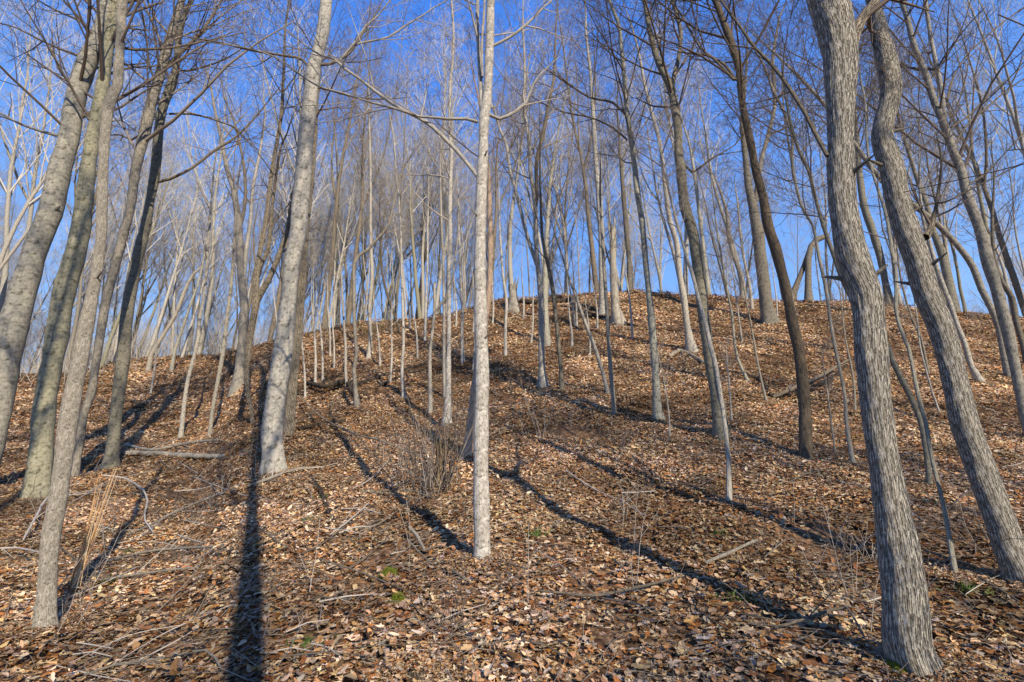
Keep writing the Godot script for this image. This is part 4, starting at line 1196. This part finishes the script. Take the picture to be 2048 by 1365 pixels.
func ground_things() -> void:
	fallen("fallen_log", "long bleached log lying level left of the big smooth pale trunk", "log", "dead", [248, 912, 12, 300, 913, 13, 360, 917, 13, 430, 920, 12, 492, 915, 8], {"sides": 14})
	fallen("fallen_branch", "pale forked dead branch behind the long bleached log", "branch", "dead", [250, 893, 7, 300, 904, 7, 350, 896, 7, 395, 888, 7, 440, 884, 5], {"kids": [7, 3], "lift0": 0.1, "lift1": 0.1, "twig": "twig_pale"})
	fallen("fallen_branch", "dark fallen limb with jagged stubs left of the bent sapling", "branch", "blacklog", [615, 770, 8, 650, 778, 10, 690, 770, 12, 705, 788, 9, 722, 800, 6], {"kids": [9, 4], "twig": "twig_dark", "lift0": 0.3, "lift1": 0.05})
	fallen("fallen_log", "dark slender log rising right across the slope, left of the curving sapling", "log", "blacklog", [700, 778, 7, 740, 765, 9, 790, 749, 9, 850, 732, 7], {"sides": 9})
	fallen("fallen_log", "dark thin log below and parallel to the slender rising log", "log", "blacklog", [752, 780, 6, 790, 762, 7, 845, 744, 5])
	fallen("fallen_log", "dark log lying along the brow at the rotten shattered stump", "log", "blacklog", [1040, 606, 10, 1075, 611, 12, 1120, 607, 11, 1160, 602, 8])
	fallen("fallen_log", "short log on the brow below the splintered snag", "log", "blacklog", [1130, 640, 7, 1170, 636, 9, 1215, 640, 8, 1270, 655, 6])
	fallen("fallen_log", "dead limb lying by the roots of the pale trunk left of the dark forked trunk", "log", "log", [1340, 718, 8, 1360, 706, 9, 1385, 716, 9, 1412, 732, 8, 1425, 745, 6], {"kids": [5, 3]})
	fallen("fallen_branch", "broken branch propped up behind the dark brown leaning trunk", "branch", "limb", [1548, 800, 9, 1587, 781, 8, 1639, 757, 7, 1697, 723, 4], {"lift1": 0.9, "kids": [5, 3]})
	fallen("fallen_branch", "dark thinner branch under the propped broken branch by the dark brown trunk", "branch", "blacklog", [1560, 800, 7, 1620, 780, 7, 1670, 755, 6, 1694, 733, 5], {"lift1": 0.5})
	fallen("fallen_log", "rotten log half sunk in leaves by the bowed sapling's foot", "log", "blacklog", [1440, 745, 7, 1480, 752, 8, 1520, 765, 9, 1545, 798, 8])
	fallen("fallen_log", "low dark log on the brow right of the thick pale fluted trunk", "log", "blacklog", [1580, 612, 7, 1640, 617, 9, 1700, 624, 8])
	fallen("fallen_log", "dark mossy log on the slope behind the big smooth pale trunk", "log", "blacklog", [596, 862, 8, 640, 854, 9, 690, 846, 7])
	fallen("fallen_branch", "long bare dead stem crossing low behind the big shrub, curved like a bow", "branch", "log", [600, 795, 2, 640, 835, 2.5, 700, 868, 3, 760, 885, 3.5, 810, 905, 4, 860, 925, 4], {"lift0": 0.5, "lift1": 0.1, "kids": [6, 3]})
	fallen("fallen_stick", "thick pale stick lying below the thick forked oak's left side", "stick", "dead", [1412, 1135, 7, 1470, 1110, 7, 1515, 1088, 6], {"lift1": 0.04})
	fallen("fallen_stick", "long crooked stick with a side shoot on the right foreground leaves", "stick", "log", [1080, 1190, 4, 1140, 1197, 5, 1200, 1200, 6, 1290, 1180, 5, 1365, 1160, 4], {"kids": [5, 2], "lift0": 0.03, "lift1": 0.05})
	fallen("fallen_stick", "dark straight stick below the long crooked stick", "stick", "twig_dark", [1205, 1205, 4, 1260, 1216, 5, 1310, 1228, 4], {"lift0": 0.02, "lift1": 0.02})
	fallen("fallen_stick", "arching bare stick by the oak's left foot", "stick", "log", [1550, 1266, 5, 1610, 1250, 6, 1660, 1232, 7, 1695, 1225, 6, 1730, 1285, 4], {"kids": [6, 2], "lift0": 0.03, "lift1": 0.1})
	fallen("fallen_stick", "long stick running from the slender wavy stem to the S-bent oak's foot", "stick", "log", [1850, 1108, 5, 1910, 1128, 6, 1980, 1152, 6, 2046, 1182, 6], {"lift0": 0.04, "lift1": 0.04})
	fallen("fallen_stick", "stick below the long one at the S-bent oak's foot, bottom right", "stick", "log", [1925, 1142, 5, 1975, 1172, 6, 2040, 1212, 6], {"lift0": 0.04, "lift1": 0.04})
	fallen("fallen_stick", "short bleached stick standing out of the leaves left of the centre trunk", "stick", "dead", [818, 1062, 7, 832, 1078, 7, 850, 1110, 5], {"lift0": 0.12, "lift1": 0.02})
	fallen("fallen_stick", "dark short stick below the bleached stick near the centre trunk", "stick", "log", [814, 1085, 4, 836, 1110, 4, 862, 1135, 4], {"lift0": 0.06})
	fallen("fallen_stick", "small grey stick just below the centre trunk's foot", "stick", "log", [905, 1150, 5, 925, 1163, 6, 942, 1176, 5], {"lift0": 0.03})
	fallen("fallen_stick", "black rotten stick lying downhill right of the big smooth trunk's foot", "stick", "blacklog", [620, 960, 9, 640, 990, 10, 655, 1025, 10, 668, 1050, 8])
	fallen("fallen_stick", "long pale twiggy stick across the lower left leaves, topmost of three", "stick", "dead", [210, 1130, 4, 290, 1110, 5, 350, 1104, 6, 450, 1100, 5], {"kids": [7, 3], "lift0": 0.03, "lift1": 0.05, "twig": "twig_pale"})
	fallen("fallen_stick", "straight pale stick below the long twiggy one at lower left", "stick", "dead", [195, 1168, 5, 260, 1158, 6, 330, 1148, 5, 395, 1142, 4], {"kids": [5, 2], "lift0": 0.04, "lift1": 0.03, "twig": "twig_pale"})
	fallen("fallen_stick", "stick with a rising end among twigs left of the dark tree shadow", "stick", "dead", [255, 1075, 4, 300, 1055, 5, 350, 1030, 6, 420, 1000, 6, 470, 985, 5], {"kids": [8, 3], "lift0": 0.03, "lift1": 0.1, "twig": "twig_pale"})
	fallen("fallen_stick", "long pale stick rising right from the dark shadow to the big smooth trunk's foot", "stick", "dead", [495, 978, 6, 540, 962, 7, 590, 945, 7, 640, 940, 5], {"lift0": 0.05, "kids": [5, 2], "twig": "twig_pale"})
	fallen("fallen_stick", "curved thin stem arching over the leaves right of the dry stalks", "stick", "twig_pale", [205, 955, 4, 245, 960, 4, 280, 980, 4, 293, 1005, 4, 288, 1040, 4, 305, 1070, 3], {"lift0": 0.25, "lift1": 0.05})
	fallen("fallen_stick", "long pale bent stick along the bottom left edge", "stick", "dead", [165, 1362, 6, 230, 1340, 6, 320, 1328, 6, 410, 1312, 6, 440, 1348, 5], {"lift0": 0.04, "lift1": 0.04})
	fallen("fallen_stick", "grey twig fan lying at the left edge below the olive grey trunk", "stick", "twig_pale", [45, 1085, 5, 70, 1040, 6, 95, 1000, 5, 140, 985, 3], {"kids": [7, 3], "lift0": 0.05, "lift1": 0.3, "twig": "twig_pale"})
	fallen("fallen_stick", "thin dead stick reaching from the left edge to the rough-barked tree", "stick", "twig_pale", [-20, 1105, 5, 30, 1102, 5, 80, 1112, 4], {"kids": [4, 2], "lift0": 0.12, "lift1": 0.15, "twig": "twig_pale"})
	rng.seed = 8123
	var scatter := []
	for k in 100:
		scatter.append([rng.randf_range(10, 2030), 1350.0 - pow(rng.randf(), 0.8) * 480.0, rng.randf_range(20, 110), rng.randf_range(-0.9, 0.9), rng.randf_range(1.5, 3.6), rng.randi() % 3])
	for k in 44:
		scatter.append([rng.randf_range(5, 760), 1350.0 - rng.randf() * 400.0, rng.randf_range(60, 240), rng.randf_range(-0.7, 0.5), rng.randf_range(1.6, 3.4), 1 + rng.randi() % 2])
	for s in scatter:
		fallen("fallen_stick", "small loose twig lying on the brown leaf litter", "stick", ["twig", "twig_pale", "log"][s[5]], [s[0], s[1], s[4], s[0] + s[2] * 0.5, s[1] + s[2] * (s[3] * 0.45 + 0.09 * sin(s[0])), s[4], s[0] + s[2], s[1] + s[2] * s[3], s[4] * 0.6], {"lift0": 0.03, "lift1": 0.05, "kids": [4, 2], "sides": 6, "twig": ["twig", "twig_pale", "twig_mid"][s[5]], "group": "small loose twigs on the leaf litter"})
	# rotten stumps
	tree("rotten_stump", "crumbling brown stump inside the big shrub left of the centre trunk", "rot", [880, 975, 30, 881, 955, 24, 882, 930, 22, 882, 908, 19], {"n": 0, "ext": 0.0, "jag": 0.3, "spikes": 7, "sides": 22, "cat": "stump", "rough": 2.0, "flare": 0.3})
	tree("rotten_stump", "tall shattered rotten stump on the brow, ragged with splinters", "dead", [1028, 624, 24, 1027, 604, 19, 1026, 590, 17, 1025, 576, 14], {"n": 0, "ext": 0.0, "spikes": 9, "jag": 0.5, "sides": 22, "cat": "stump", "rough": 2.0, "flare": 0.3})
	tree("rotten_stump", "dark low rotten stump at the bottom edge beside yellow-green moss", "blacklog", [838, 1378, 46, 834, 1362, 40, 832, 1352, 34], {"n": 0, "ext": 0.0, "jag": 0.05, "sides": 22, "cat": "stump", "rough": 2.0, "flare": 0.2})
	moss("moss on the leaves left of the centre trunk, upper clump of the three", 777, 1155, 34, 1.1)
	moss("mossy lump just below the upper moss clump", 795, 1205, 26, 1.3)
	moss("yellow-green moss at the bottom edge beside the low dark stump", 778, 1356, 46, 0.6)
	moss("moss cushion on the left foot of the thick forked oak", 1798, 1356, 76, 1.0)
	moss("small moss cushion on the S-bent oak's foot", 2036, 1180, 34, 0.8)
	# shrubs, brush, stalks
	shrub("bare_shrub", "large many-stemmed bare shrub around the crumbling stump", "shrub", 868, 985, 46, 1.7, 0.2, 0.010, ["twig_mid", "twig", "twig_dark"], {"wide": 0.24, "kids": [5, 3]})
	shrub("bare_shrub", "leaning outer brush of bare stems left of the big shrub", "shrub", 815, 960, 22, 1.7, 0.5, 0.009, ["twig_mid", "twig"], {"wide": 0.35, "kids": [4, 3], "tilt": -0.5})
	shrub("bare_shrub", "tangle of dark twigs on the tree shadow at lower left", "shrub", 470, 985, 16, 0.55, 0.8, 0.006, ["twig", "twig_pale"], {"wide": 0.22, "kids": [4, 3]})
	shrub("bare_shrub", "bare brush with twigs at the foot of the big smooth pale trunk, left side", "shrub", 508, 935, 14, 1.0, 0.35, 0.007, ["twig_dark", "twig", "twig_pale"], {"wide": 0.18, "kids": [4, 3]})
	shrub("bare_shrub", "spindly bare bush left of the thick forked oak's foot", "shrub", 1690, 1205, 9, 0.8, 0.4, 0.005, ["twig", "twig_pale"], {"wide": 0.14, "kids": [4, 2]})
	shrub("bare_shrub", "thin twiggy bush beside the oak at knee height", "shrub", 1735, 1125, 8, 0.5, 0.35, 0.004, ["twig_pale"], {"wide": 0.1, "kids": [4, 2]})
	shrub("bare_shrub", "low dark twig clump below the centre trunk, bottom middle", "shrub", 905, 1265, 16, 0.38, 0.5, 0.004, ["twig_dark", "twig"], {"wide": 0.14, "kids": [4, 2]})
	shrub("bare_shrub", "bushy bare shoots around the pale straight trunk's roots", "shrub", 905, 880, 10, 1.1, 0.3, 0.006, ["twig", "twig_pale"], {"wide": 0.25, "kids": [4, 2]})
	shrub("bare_shrub", "small bare bush in open leaves right of the centre trunk", "shrub", 1075, 880, 5, 1.5, 0.22, 0.008, ["twig_pale"], {"wide": 0.08, "kids": [5, 3]})
	shrub("bare_shrub", "twiggy bush at the dark roots left of the pale forked trunk", "shrub", 1035, 790, 12, 1.4, 0.4, 0.008, ["twig", "twig_dark"], {"wide": 0.4, "kids": [4, 3]})
	for g in [[1450, 1300, 4.6, "middle one"], [1680, 1335, 4.4, "rightmost"], [1300, 1340, 4.5, "leftmost"]]:
		var h := hit(g[0], g[1])
		var bush := shrub("bare_shrub", "bare bush out of frame at right, mottling the lower right leaves, " + g[3], "shrub", 1024, 1200, 16, 3.0, 0.16, 0.012, ["twig", "twig_mid"], {"wide": 0.4, "kids": [7, 5], "level": 0})
		bush.position = ground_at(h.x + 0.465 * g[2], -h.z - 0.885 * g[2])
	for g in [[95, 1262, "round the foot of the nearest thin rough-barked tree"], [840, 1000, "below the large bare shrub"], [930, 900, "beside the half hidden trunk's foot"], [700, 900, "under the bow-curved dead stem"], [380, 1040, "among the pale sticks at lower left"], [200, 1040, "right of the olive grey trunk's foot"], [1230, 900, "on the open slope right of centre"], [1640, 860, "beside the dark brown trunk's foot"], [640, 772, "around the black rotten limb left of the bent sapling"], [715, 800, "at the foot of the sharply bent sapling"], [300, 895, "behind the bleached log, among its branches"], [560, 800, "on the bank left of the rough darker trunk"], [420, 905, "at the right end of the bleached log"], [1050, 775, "in the dark hollow left of the pale forked trunk"], [1395, 735, "by the roots gripping a fallen limb"], [760, 760, "along the rising slender logs"], [60, 1010, "between the two leftmost smooth trunks"], [1985, 1120, "behind the foot of the S-bent oak"]]:
		shrub("twig_tangle", "low tangle of dark dead twigs " + g[2], "dead twigs", g[0], g[1], 18, 0.8, 0.8, 0.007, ["twig_dark", "twig", "twig_mid"], {"wide": 0.35, "kids": [4, 3], "wild": 0.3})
	shrub("green_thicket", "greenish brush along the ridge right of the big smooth trunk", "thicket", 735, 672, 26, 2.6, 0.45, 0.010, ["twig_green", "twig_green", "twig"], {"wide": 0.9, "kids": [6, 4], "wild": 0.22})
	shrub("green_thicket", "greenish brush on the ridge, smaller patch nearer the centre", "thicket", 775, 668, 18, 2.0, 0.5, 0.010, ["twig_green", "twig"], {"wide": 0.7, "kids": [6, 4], "wild": 0.22})
	shrub("green_thicket", "dull green brush on the ridge end above the many-stemmed tree", "thicket", 640, 690, 16, 1.8, 0.5, 0.010, ["twig_green", "twig_far"], {"wide": 0.9, "kids": [6, 4], "wild": 0.22})
	# brush under the trees beyond the path and, lower and thinner, along the skyline
	var brush := []
	rng.seed = 6161
	for k in 95:
		brush.append([rng.randf_range(-1.2, -0.30), 0.5 + rng.randf() * 18.0, rng.randf_range(0.7, 1.7), 0])
	for k in 26:
		brush.append([rng.randf_range(-0.28, 1.15), rng.randf_range(-0.6, 3.0), rng.randf_range(0.18, 0.5), 1])
	var clumps := []
	for k in 4:
		clumps.append(shrub("bare_brush", "", "brush", 300 + k, 900, 15, 3.0, 0.32, 0.014, [["twig_far", "twig_pale"], ["twig_far", "twig_mid"], ["twig_pale", "twig_mid"], ["twig_far", "log"]][k], {"wide": 0.8, "kids": [6, 4], "level": 0}))
	brush.sort()
	var counted := [0, 0]
	for q in brush:
		counted[q[3]] += 1
		var deep: float = lut_r[clampi(int((q[0] + 1.5) / 3.0 * 400.0), 0, 400)] + q[1]
		plant(clumps[rng.randi() % 4], "bare_brush", ["tall grey brush under the trees beyond the leafy path, %s clump from the left", "low dead brush on the skyline of the slope, %s clump from the left"][q[3]] % nth(counted[q[3]]), ["brush beyond the leafy path", "low brush on the skyline"][q[3]], q[0] * deep, deep, q[2], rng.randf() * TAU, 0.0, "brush")
	for c in clumps:
		c.free()
	for s in [[100, 765], [175, 752], [225, 742], [30, 772], [350, 715], [420, 716]]:
		shrub("bare_shrub", "grey brush at the edge of the dense wood beyond the path", "shrub", s[0], s[1], 16, 2.4, 0.4, 0.012, ["twig_far", "twig_pale", "twig"], {"wide": 0.9, "kids": [6, 4], "group": "brush at the edge of the dense wood"})
	shrub("dry_stalks", "tall orange-tan dry stalks right of the thin rough-barked tree", "dry stalks", 143, 1185, 16, 1.2, 0.05, 0.009, ["straw", "straw_pale", "straw"], {"wide": 0.025, "kids": [], "tilt": 0.13, "wild": 0.03, "trop": 0.0})
	var whips := []
	rng.seed = 3917
	for k in 120:
		whips.append([rng.randf_range(20, 2030), 1290.0 - pow(rng.randf(), 0.7) * 560.0])
	whips.sort()
	var seen_in := [0, 0, 0]
	for w in whips:
		var band := 0 if w[1] > 1060.0 else (1 if w[1] > 880.0 else 2)
		seen_in[band] += 1
		shrub("seedling", "spindly leafless seedling %s, %s from the left" % [["in the foreground leaves", "on the middle slope", "on the upper slope"][band], nth(seen_in[band])], "seedling", w[0], w[1], 1 + int(w[0]) % 2, 0.75, 0.16, 0.0045, ["twig", "twig_pale", "twig"], {"wide": 0.03, "kids": [4, 2], "wild": 0.14, "group": "spindly leafless seedlings in the leaf litter"})
	for g in [[250, 1110], [215, 1170], [650, 1000], [622, 1045], [615, 1300], [1070, 1075], [1440, 1075], [1940, 1190], [1870, 1010], [1475, 1205], [1155, 890]]:
		grass_tuft(g[0], g[1])
